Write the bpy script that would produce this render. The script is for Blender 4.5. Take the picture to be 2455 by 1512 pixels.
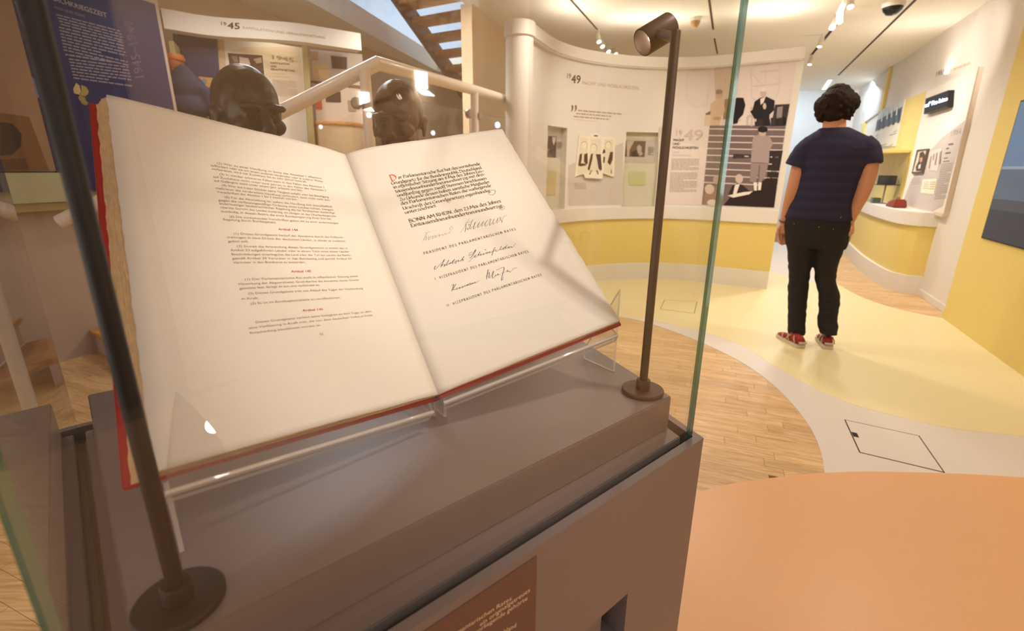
import bpy, bmesh, math, random
from mathutils import Vector as V, Matrix, noise
from mathutils.geometry import tessellate_polygon
random.seed(7)
sc = bpy.context.scene
for o in list(bpy.data.objects): bpy.data.objects.remove(o)
COL = sc.collection

# ------------------------------------------------------------------ camera
F_PX, PITCH, ROLL, CAM_H = 1153.0, math.radians(16.9), math.radians(0.36), 1.28
fwd = V((0, math.cos(PITCH), -math.sin(PITCH)))
_up = V((0, math.sin(PITCH), math.cos(PITCH))); _rt = V((1, 0, 0))
rgt = _rt * math.cos(ROLL) + _up * math.sin(ROLL)
upv = -_rt * math.sin(ROLL) + _up * math.cos(ROLL)
EYE = V((0, 0, CAM_H))
cd = bpy.data.cameras.new('camera'); cam = bpy.data.objects.new('camera', cd); COL.objects.link(cam)
cd.sensor_fit = 'HORIZONTAL'; cd.sensor_width = 36.0; cd.lens = F_PX / 2455 * 36.0
cd.clip_start = 0.02; cd.clip_end = 60
M = Matrix((rgt, upv, -fwd)).transposed().to_4x4(); M.translation = EYE
cam.matrix_world = M
cd.dof.use_dof = True; cd.dof.focus_distance = 0.95; cd.dof.aperture_fstop = 5.0
sc.camera = cam

# ------------------------------------------------------------------ world, exposure, large lights
w = bpy.data.worlds.new('world'); sc.world = w; w.use_nodes = True
w.node_tree.nodes['Background'].inputs[0].default_value = (1.0, .92, .85, 1)
w.node_tree.nodes['Background'].inputs[1].default_value = 1.55
vs = sc.view_settings; vs.view_transform = 'Standard'; vs.look = 'None'; vs.gamma = 1.0
vs.use_curve_mapping = False; vs.exposure = 0.72
sc.cycles.transparent_max_bounces = 40
sc.cycles.max_bounces = 10; sc.cycles.diffuse_bounces = 5; sc.cycles.glossy_bounces = 5
sc.cycles.sample_clamp_indirect = 6.0

WARM = (1.0, .88, .76); SOFT = (1.0, .92, .84); COOL = (.72, .86, 1.0)
def lamp(name, kind, loc, power, col=WARM, target=None, size=.1, angle=90, blend=.6, sizey=None):
    d = bpy.data.lights.new(name, kind); d.energy = power; d.color = col
    if kind == 'SPOT': d.spot_size = math.radians(angle); d.spot_blend = blend; d.shadow_soft_size = size
    elif kind == 'POINT': d.shadow_soft_size = size
    elif kind == 'AREA':
        d.size = size
        if sizey: d.shape = 'RECTANGLE'; d.size_y = sizey
    o = bpy.data.objects.new(name, d); COL.objects.link(o); o.location = loc
    if target is not None:
        o.rotation_euler = (V(target) - V(loc)).to_track_quat('-Z', 'Y').to_euler()
    return o
CZ = 2.83                                            # ceiling height
# ceiling floodlights of the gallery (wide, warm)
for i, (x, y, p, c) in enumerate(((2.9, 3.2, 30, WARM), (2.0, 4.4, 40, WARM), (3.3, 5.6, 74, SOFT), (1.0, 2.6, 16, WARM),
                               (0.5, 4.1, 40, WARM), (2.6, 1.2, 22, WARM), (-1.3, 2.4, 8, WARM),
                               (-2.0, 3.9, 24, WARM), (4.2, 7.2, 80, SOFT), (-1.0, 4.7, 34, WARM))):
    lamp('ceiling_flood', 'SPOT', (x, y, CZ - .12), p, c, (x, y, 0), .07, 150, .9)
# wall washers aimed at the exhibits
lamp('wall_washer', 'SPOT', (1.1, 3.6, 2.75), 60, WARM, (1.1, 5.7, 1.7), .05, 60, .8)
lamp('wall_washer', 'SPOT', (2.9, 5.1, 2.75), 60, SOFT, (5.0, 6.3, 1.6), .05, 75, .8)
lamp('wall_washer', 'SPOT', (3.3, 4.6, 2.75), 30, WARM, (4.6, 5.4, 2.2), .05, 60, .8)
lamp('wall_washer', 'SPOT', (-1.9, 3.2, 2.75), 14, WARM, (-2.0, 4.7, 1.9), .05, 80, .8)
lamp('ceiling_fill', 'AREA', (1.45, 5.86, 2.48), 3.2, WARM, (1.45, 5.5, 4), .9, sizey=.1)  # unseen uplights, added to brighten the ceiling
lamp('ceiling_fill', 'AREA', (2.6, 5.52, 2.48), 2.2, WARM, (2.6, 5.2, 4), .5, sizey=.1)
lamp('ceiling_fill', 'AREA', (4.75, 5.9, 2.30), 4.5, WARM, (4.0, 5.9, 4), .1, sizey=1.2)
lamp('ceiling_fill', 'AREA', (.55, 5.45, 2.48), 2.2, WARM, (.9, 5.2, 4), .5, sizey=.1)
lamp('spot_over_case', 'SPOT', (.886, .414, 2.78), 62, WARM, (-.02, .76, 1.2), .035, 26, .5)
lamp('wall_washer', 'SPOT', (-.9, 3.8, 2.75), 95, WARM, (-.3, 5.9, 1.8), .05, 60, .8)  # added fill spot, brightens the dim middle wall
lamp('wall_washer', 'SPOT', (2.0, 2.9, 2.75), 40, WARM, (2.6, 5.4, 1.6), .05, 50, .8)
# daylight in the stairwell and the far room
lamp('stairwell_daylight', 'AREA', (-2.6, 7.4, 5.2), 120, COOL, (-1.8, 7.2, 2.9), 2.0)
lamp('far_room_daylight', 'AREA', (5.6, 9.6, 2.75), 24, COOL, (6.0, 10.2, 0), 1.6)

# ------------------------------------------------------------------ survey helpers (photo point -> point on a known real surface)
def ray(x, y): return fwd + rgt * ((x - 1227.5) / F_PX) - upv * ((y - 756.0) / F_PX)
def onz(x, y, z=0.0):
    d = ray(x, y); return EYE + d * ((z - CAM_H) / d.z)
def at(x, y, depth): return EYE + ray(x, y) * depth
def dirv(az): a = math.radians(az); return V((math.sin(a), math.cos(a), 0))
class Plane:
    """vertical plane through p0 running in horizontal direction az; n points back to the viewer"""
    def __init__(s, p0, az):
        s.p = V((p0[0], p0[1], 0)); s.d = dirv(az); s.n = V((s.d.y, -s.d.x, 0))
        if s.n.dot(EYE - s.p) < 0: s.n = -s.n
    def px(s, x, y, off=0.0):
        d = ray(x, y); p = s.p + s.n * off
        return EYE + d * ((p - EYE).dot(s.n) / d.dot(s.n))
    def shift(s, off):
        q = Plane.__new__(Plane); q.p = s.p + s.n * off; q.d = s.d; q.n = s.n; return q
def proj(P):
    v = P - EYE; z = v.dot(fwd)
    return (1227.5 + F_PX * v.dot(rgt) / z, 756.0 - F_PX * v.dot(upv) / z)

# ------------------------------------------------------------------ materials
def lin(c):
    return tuple(((v / 255) / 12.92 if v <= 10 else (((v / 255) + .055) / 1.055) ** 2.4) for v in c)
MATS = {}
def mat(name, rgb, rough=.6, metal=0.0, var=.04, scale=12.0, bump=0.0, spec=.4, coat=0.0, emit=0.0, bscale=None):
    if name in MATS: return MATS[name]
    m = bpy.data.materials.new(name); m.use_nodes = True; nt = m.node_tree; b = nt.nodes['Principled BSDF']
    c = lin(rgb)
    b.inputs['Roughness'].default_value = rough; b.inputs['Metallic'].default_value = metal
    b.inputs['Specular IOR Level'].default_value = spec; b.inputs['Coat Weight'].default_value = coat
    tc = nt.nodes.new('ShaderNodeTexCoord'); nz = nt.nodes.new('ShaderNodeTexNoise')
    nz.inputs['Scale'].default_value = scale; nz.inputs['Detail'].default_value = 4
    nt.links.new(tc.outputs['Object'], nz.inputs['Vector'])
    mx = nt.nodes.new('ShaderNodeMix'); mx.data_type = 'RGBA'
    mx.inputs[6].default_value = (*[v * (1 - var) for v in c], 1); mx.inputs[7].default_value = (*[min(1, v * (1 + var)) for v in c], 1)
    nt.links.new(nz.outputs['Fac'], mx.inputs[0]); nt.links.new(mx.outputs[2], b.inputs['Base Color'])
    if bump:
        n2 = nt.nodes.new('ShaderNodeTexNoise'); n2.inputs['Scale'].default_value = bscale or scale * 12
        nt.links.new(tc.outputs['Object'], n2.inputs['Vector'])
        bp = nt.nodes.new('ShaderNodeBump'); bp.inputs['Strength'].default_value = bump; bp.inputs['Distance'].default_value = .002
        nt.links.new(n2.outputs['Fac'], bp.inputs['Height']); nt.links.new(bp.outputs['Normal'], b.inputs['Normal'])
    if emit:
        b.inputs['Emission Color'].default_value = (*c, 1); b.inputs['Emission Strength'].default_value = emit
    MATS[name] = m; return m
def wood(name, c1, c2, rough=.45, sx=3.0, sy=28.0, coat=.15):
    if name in MATS: return MATS[name]
    m = bpy.data.materials.new(name); m.use_nodes = True; nt = m.node_tree; b = nt.nodes['Principled BSDF']
    tc = nt.nodes.new('ShaderNodeTexCoord'); mp = nt.nodes.new('ShaderNodeMapping')
    mp.inputs['Scale'].default_value = (sx, sy, sy)
    oi = nt.nodes.new('ShaderNodeObjectInfo'); ad = nt.nodes.new('ShaderNodeVectorMath'); ad.operation = 'ADD'
    cm = nt.nodes.new('ShaderNodeCombineXYZ'); ml = nt.nodes.new('ShaderNodeMath'); ml.operation = 'MULTIPLY'; ml.inputs[1].default_value = 37.0
    nt.links.new(oi.outputs['Random'], ml.inputs[0]); nt.links.new(ml.outputs[0], cm.inputs[0]); nt.links.new(ml.outputs[0], cm.inputs[1])
    nt.links.new(tc.outputs['Object'], mp.inputs['Vector']); nt.links.new(mp.outputs[0], ad.inputs[0]); nt.links.new(cm.outputs[0], ad.inputs[1])
    nz = nt.nodes.new('ShaderNodeTexNoise'); nz.inputs['Scale'].default_value = 1.6; nz.inputs['Detail'].default_value = 6; nz.inputs['Distortion'].default_value = 1.6
    nt.links.new(ad.outputs[0], nz.inputs['Vector'])
    rp = nt.nodes.new('ShaderNodeValToRGB'); e = rp.color_ramp.elements
    e[0].position = .36; e[0].color = (*lin(c2), 1); e[1].position = .62; e[1].color = (*lin(c1), 1)
    nt.links.new(nz.outputs['Fac'], rp.inputs[0])
    hs = nt.nodes.new('ShaderNodeHueSaturation'); mr = nt.nodes.new('ShaderNodeMapRange')
    mr.inputs[3].default_value = .86; mr.inputs[4].default_value = 1.08
    nt.links.new(oi.outputs['Random'], mr.inputs[0]); nt.links.new(mr.outputs[0], hs.inputs['Value'])
    nt.links.new(rp.outputs[0], hs.inputs['Color']); nt.links.new(hs.outputs[0], b.inputs['Base Color'])
    b.inputs['Roughness'].default_value = rough; b.inputs['Coat Weight'].default_value = coat; b.inputs['Coat Roughness'].default_value = .3
    MATS[name] = m; return m
def glassmat(name, tint=(1, 1, 1), r0=.06, body=0.0, bodycol=(1, 1, 1), rough=.0, gain=1.0):
    """thin clear sheet: Schlick reflection over transparency, the same for every kind of ray"""
    m = bpy.data.materials.new(name); m.use_nodes = True; nt = m.node_tree
    for n in list(nt.nodes): nt.nodes.remove(n)
    out = nt.nodes.new('ShaderNodeOutputMaterial'); ge = nt.nodes.new('ShaderNodeNewGeometry')
    dt = nt.nodes.new('ShaderNodeVectorMath'); dt.operation = 'DOT_PRODUCT'
    nt.links.new(ge.outputs['Normal'], dt.inputs[0]); nt.links.new(ge.outputs['Incoming'], dt.inputs[1])
    def mth(op, a, b=None):
        q = nt.nodes.new('ShaderNodeMath'); q.operation = op
        for i, v in enumerate((a, b)):
            if v is None: continue
            if isinstance(v, (int, float)): q.inputs[i].default_value = v
            else: nt.links.new(v, q.inputs[i])
        return q.outputs[0]
    ab = mth('ABSOLUTE', dt.outputs['Value']); om = mth('SUBTRACT', 1.0, ab); p5 = mth('POWER', om, 5.0)
    fac = mth('ADD', mth('MULTIPLY', p5, (1 - r0) * gain), r0)
    tr = nt.nodes.new('ShaderNodeBsdfTransparent'); tr.inputs[0].default_value = (*tint, 1)
    gl = nt.nodes.new('ShaderNodeBsdfGlossy'); gl.inputs['Roughness'].default_value = rough
    mx = nt.nodes.new('ShaderNodeMixShader'); nt.links.new(fac, mx.inputs[0])
    base = tr.outputs[0]
    if body:
        df = nt.nodes.new('ShaderNodeBsdfDiffuse'); df.inputs[0].default_value = (*bodycol, 1)
        m2 = nt.nodes.new('ShaderNodeMixShader'); m2.inputs[0].default_value = body
        nt.links.new(tr.outputs[0], m2.inputs[1]); nt.links.new(df.outputs[0], m2.inputs[2]); base = m2.outputs[0]
    nt.links.new(base, mx.inputs[1]); nt.links.new(gl.outputs[0], mx.inputs[2]); nt.links.new(mx.outputs[0], out.inputs[0])
    MATS[name] = m; return m
def printmat(name='print_ink', rough=.55, emit=0.0):
    if name in MATS: return MATS[name]
    m = bpy.data.materials.new(name); m.use_nodes = True; nt = m.node_tree; b = nt.nodes['Principled BSDF']
    at_ = nt.nodes.new('ShaderNodeAttribute'); at_.attribute_name = 'Col'
    nt.links.new(at_.outputs['Color'], b.inputs['Base Color']); b.inputs['Roughness'].default_value = rough
    b.inputs['Specular IOR Level'].default_value = .25
    if emit:
        nt.links.new(at_.outputs['Color'], b.inputs['Emission Color']); b.inputs['Emission Strength'].default_value = emit
    MATS[name] = m; return m

# ------------------------------------------------------------------ mesh builder
class MB:
    def __init__(s): s.v = []; s.f = []; s.c = None; s.mi = None
    def add(s, vs, fs, mi=0):
        k = len(s.v); s.v += [V(p) for p in vs]; s.f += [tuple(i + k for i in f) for f in fs]
        if mi or s.mi is not None:
            if s.mi is None: s.mi = [0] * (len(s.f) - len(fs))
            s.mi += [mi] * len(fs)
    def hexa(s, lo, hi, mi=0):      # two quads (same winding) -> closed box
        s.add(list(lo) + list(hi), [(3, 2, 1, 0), (4, 5, 6, 7), (0, 1, 5, 4), (1, 2, 6, 5), (2, 3, 7, 6), (3, 0, 4, 7)], mi)
    def box(s, c, h, ax=None, mi=0):
        c = V(c); X, Y, Z = ax or (V((1, 0, 0)), V((0, 1, 0)), V((0, 0, 1)))
        X, Y, Z = X * h[0], Y * h[1], Z * h[2]
        s.hexa([c - X - Y - Z, c + X - Y - Z, c + X + Y - Z, c - X + Y - Z], [c - X - Y + Z, c + X - Y + Z, c + X + Y + Z, c - X + Y + Z], mi)
    def prism(s, poly, off, cap=True):   # polygon (3d pts) extruded by vector off
        n = len(poly); a = [V(p) for p in poly]; off = V(off); b = [p + off for p in a]
        fs = [(i, (i + 1) % n, n + (i + 1) % n, n + i) for i in range(n)]
        tri = tessellate_polygon([a])
        if cap: fs += [tuple(reversed(t)) for t in tri] + [tuple(i + n for i in t) for t in tri]
        s.add(a + b, fs)
    def tube(s, path, r, n=12, cap=True):
        path = [V(p) for p in path]; rs = r if isinstance(r, (list, tuple)) else [r] * len(path)
        t0 = (path[1] - path[0]).normalized(); ref = V((0, 0, 1)) if abs(t0.z) < .9 else V((1, 0, 0))
        u = t0.cross(ref).normalized(); vs = []
        for i, p in enumerate(path):
            if i == 0: t = path[1] - p
            elif i == len(path) - 1: t = p - path[i - 1]
            else: t = (path[i + 1] - p).normalized() + (p - path[i - 1]).normalized()
            t = t.normalized(); u = (u - t * u.dot(t)).normalized(); q = t.cross(u)
            k = 1.0
            if 0 < i < len(path) - 1: k = 1 / max(.5, t.dot((p - path[i - 1]).normalized()))
            for j in range(n):
                a = 2 * math.pi * j / n; vs.append(p + (u * math.cos(a) + q * math.sin(a)) * rs[i] * (k if k < 1.3 else 1.3))
        m = len(path); fs = [(i * n + j, i * n + (j + 1) % n, (i + 1) * n + (j + 1) % n, (i + 1) * n + j) for i in range(m - 1) for j in range(n)]
        if cap: fs += [tuple(range(n - 1, -1, -1)), tuple(range((m - 1) * n, m * n))]
        s.add(vs, fs)
    def lathe(s, prof, c, axis=(0, 0, 1), n=32):   # prof: (radius, height) list
        c = V(c); A = V(axis).normalized(); ref = V((1, 0, 0)) if abs(A.x) < .9 else V((0, 1, 0))
        u = A.cross(ref).normalized(); q = A.cross(u); vs = []
        for r, h in prof:
            for j in range(n):
                a = 2 * math.pi * j / n; vs.append(c + A * h + (u * math.cos(a) + q * math.sin(a)) * max(r, 1e-5))
        m = len(prof); fs = [(i * n + j, i * n + (j + 1) % n, (i + 1) * n + (j + 1) % n, (i + 1) * n + j) for i in range(m - 1) for j in range(n)]
        fs += [tuple(range(n - 1, -1, -1)), tuple(range((m - 1) * n, m * n))]
        s.add(vs, fs)
    def ell(s, c, r, ax=None, sub=3):
        bm = bmesh.new(); bmesh.ops.create_icosphere(bm, subdivisions=sub, radius=1); bm.verts.ensure_lookup_table()
        X, Y, Z = ax or (V((1, 0, 0)), V((0, 1, 0)), V((0, 0, 1))); c = V(c)
        s.add([c + X * (v.co.x * r[0]) + Y * (v.co.y * r[1]) + Z * (v.co.z * r[2]) for v in bm.verts], [tuple(v.index for v in f.verts) for f in bm.faces]); bm.free()
    def grid(s, fn, nu, nv):
        vs = [fn(i / nu, j / nv) for j in range(nv + 1) for i in range(nu + 1)]
        s.add(vs, [(j * (nu + 1) + i, j * (nu + 1) + i + 1, (j + 1) * (nu + 1) + i + 1, (j + 1) * (nu + 1) + i) for j in range(nv) for i in range(nu)])
    # coloured flat print
    def paint(s, pts, col):
        if s.c is None: s.c = []
        n0 = len(s.f); pts = [V(p) for p in pts]
        if len(pts) <= 4: s.add(pts, [tuple(range(len(pts)))])
        else: s.add(pts, [tuple(t) for t in tessellate_polygon([pts])])
        s.c += [lin(col)] * (len(s.f) - n0)
    def paintraw(s, vs, fs, col):
        if s.c is None: s.c = []
        s.add(vs, fs); s.c += [lin(col)] * len(fs)
    def build(s, name, m, parent=None, smooth=False, bevel=0.0, recalc=True):
        off = V((0, 0, 0)); p = parent
        while p is not None: off += V(p.location); p = p.parent
        loc = V((0, 0, 0))
        if parent is None and s.v:
            lo = [min(v[i] for v in s.v) for i in range(3)]; hi = [max(v[i] for v in s.v) for i in range(3)]
            loc = V(((lo[0] + hi[0]) / 2, (lo[1] + hi[1]) / 2, lo[2])); off = loc
        me = bpy.data.meshes.new(name); me.from_pydata([v - off for v in s.v], [], s.f)
        if s.c is not None:
            ca = me.color_attributes.new('Col', 'FLOAT_COLOR', 'CORNER'); k = 0
            flat = []
            for f, c in zip(s.f, s.c): flat += [c[0], c[1], c[2], 1.0] * len(f)
            ca.data.foreach_set('color', flat)
        for mm in (m if isinstance(m, (list, tuple)) else [m]): me.materials.append(mm)
        if s.mi is not None: me.polygons.foreach_set('material_index', s.mi)
        if (recalc or bevel) and s.c is None:
            bm = bmesh.new(); bm.from_mesh(me)
            if bevel: bmesh.ops.remove_doubles(bm, verts=bm.verts, dist=1e-6)
            bmesh.ops.recalc_face_normals(bm, faces=bm.faces)
            if bevel:
                es = [e for e in bm.edges if len(e.link_faces) == 2 and e.calc_face_angle(0) > .5]
                bmesh.ops.bevel(bm, geom=es, offset=bevel, segments=2, affect='EDGES', clamp_overlap=True)
            bm.to_mesh(me); bm.free()
        if smooth: me.polygons.foreach_set('use_smooth', [True] * len(me.polygons))
        me.update()
        if smooth and smooth != 'all':
            try: me.set_sharp_from_angle(angle=math.radians(40))
            except Exception: pass
        o = bpy.data.objects.new(name, me); COL.objects.link(o); o.location = loc
        if parent is not None: o.parent = parent
        return o
def thing(name, loc, label, cat, group=None):
    o = bpy.data.objects.new(name, None); COL.objects.link(o); o.location = loc; o.empty_display_size = .05
    return tag(o, label, cat, group)
def tag(o, label, cat, group=None):
    o['label'] = label; o['category'] = cat
    if group: o['group'] = group
    return o
def lab(o, label): o['label'] = label; return o
def struct(o): o['kind'] = 'structure'; return o
def stuff(o): o['kind'] = 'stuff'; return o
def remesh(mb, voxel, smooth=4, factor=.5, disp=None):
    """one continuous skin over overlapping volumes"""
    me = bpy.data.meshes.new('tmp'); me.from_pydata(mb.v, [], mb.f)
    bm = bmesh.new(); bm.from_mesh(me); bmesh.ops.recalc_face_normals(bm, faces=bm.faces); bm.to_mesh(me); bm.free()
    o = bpy.data.objects.new('tmp', me); COL.objects.link(o)
    r = o.modifiers.new('r', 'REMESH'); r.mode = 'VOXEL'; r.voxel_size = voxel
    if smooth:
        q = o.modifiers.new('s', 'SMOOTH'); q.iterations = smooth; q.factor = factor
    dg = bpy.context.evaluated_depsgraph_get(); ev = o.evaluated_get(dg); m2 = ev.to_mesh()
    out = MB(); out.v = [v.co.copy() for v in m2.vertices]; out.f = [tuple(p.vertices) for p in m2.polygons]
    if disp:
        ns = [v.normal.copy() for v in m2.vertices]
        out.v = [p + n * disp(p) for p, n in zip(out.v, ns)]
    ev.to_mesh_clear(); bpy.data.objects.remove(o); bpy.data.meshes.remove(me)
    return out
def catmull(pts, k=6):
    pts = [V(p) for p in pts]
    if len(pts) < 3: return pts
    P = [pts[0] * 2 - pts[1]] + pts + [pts[-1] * 2 - pts[-2]]; out = []
    for i in range(1, len(P) - 2):
        for j in range(k):
            t = j / k; a, b, c, d = P[i - 1], P[i], P[i + 1], P[i + 2]
            out.append(.5 * ((2 * b) + (c - a) * t + (2 * a - 5 * b + 4 * c - d) * t * t + (3 * b - a - 3 * c + d) * t ** 3))
    return out + [pts[-1]]

# ------------------------------------------------------------------ lettering
CHARS = ''.join(sorted(set('ABCDEFGHIJKLMNOPQRSTUVWXYZabcdefghijklmnopqrstuvwxyz0123456789ÄÖÜäöüß.,-–()„“”"&:;\'')))
def _glyphs():
    G = {}; objs = []
    def mk(t):
        c = bpy.data.curves.new('t', 'FONT'); c.body = t; c.size = 1; c.resolution_u = 2; c.fill_mode = 'FRONT'
        o = bpy.data.objects.new('t', c); COL.objects.link(o); return o
    base = mk('HH'); pairs = [(ch, mk(ch), mk('H' + ch + 'H')) for ch in CHARS]
    bpy.context.view_layer.update(); dg = bpy.context.evaluated_depsgraph_get()
    def mesh(o):
        e = o.evaluated_get(dg); m = e.to_mesh(); r = ([v.co.copy() for v in m.vertices], [tuple(p.vertices) for p in m.polygons]); e.to_mesh_clear(); return r
    def wid(v): return max(p.x for p in v) - min(p.x for p in v)
    w0 = wid(mesh(base)[0])
    for ch, a, b in pairs:
        v, f = mesh(a); G[ch] = (v, f, wid(mesh(b)[0]) - w0)
    G[' '] = ([], [], .27)
    for o in [base] + [x for p in pairs for x in p[1:]]:
        c = o.data; bpy.data.objects.remove(o); bpy.data.curves.remove(c)
    return G
GL = _glyphs()
def text_geo(s, track=0.0):
    """flat glyph outlines; returns verts(x,y), faces, total width (size 1, cap height about .73)"""
    x = 0; vs = []; fs = []
    for ch in s:
        v, f, a = GL.get(ch, GL[' ']); k = len(vs)
        vs += [(p.x + x, p.y) for p in v]; fs += [tuple(i + k for i in q) for q in f]; x += a + track
    return vs, fs, max(x - track, .01)
def put_text(mb, s, col, A, B, C, fn, track=0.0, cap=.73, bold=0.0):
    """A,B baseline ends, C cap-top above A (2-tuples in the parameter space of fn)"""
    vs, fs, wd = text_geo(s, track)
    ax, ay = A; bx, by = (B[0] - ax) / wd, (B[1] - ay) / wd; cx, cy = (C[0] - ax) / cap, (C[1] - ay) / cap
    offs = [(0, 0)] if not bold else [(-bold, 0), (bold, 0), (0, bold), (0, -bold)]
    for ox, oy in offs:
        mb.paintraw([fn(ax + bx * (x + ox) + cx * (y + oy), ay + by * (x + ox) + cy * (y + oy)) for x, y in vs], fs, col)
def lines_of_bars(mb, fn, x0, y0, x1, y1, n, col, slope=0.0, fill=.5, skew=0.0, rnd=None):
    """unreadably small body copy: rows of word-long strokes"""
    r = rnd or random; h = (y1 - y0) / n
    for i in range(n):
        y = y0 + h * i; x = x0 + skew * (i / n); end = x0 + skew * (i / n) + (x1 - x0) * (1 if (i % 6) != 5 else r.uniform(.3, .7))
        while x < end - 1:
            w_ = min(r.uniform(.05, .16) * (x1 - x0), end - x)
            ya = y + slope * (x - x0); yb = y + slope * (x + w_ - x0)
            mb.paint([fn(x, ya), fn(x + w_, yb), fn(x + w_, yb + h * fill), fn(x, ya + h * fill)], col); x += w_ + .018 * (x1 - x0)

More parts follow.
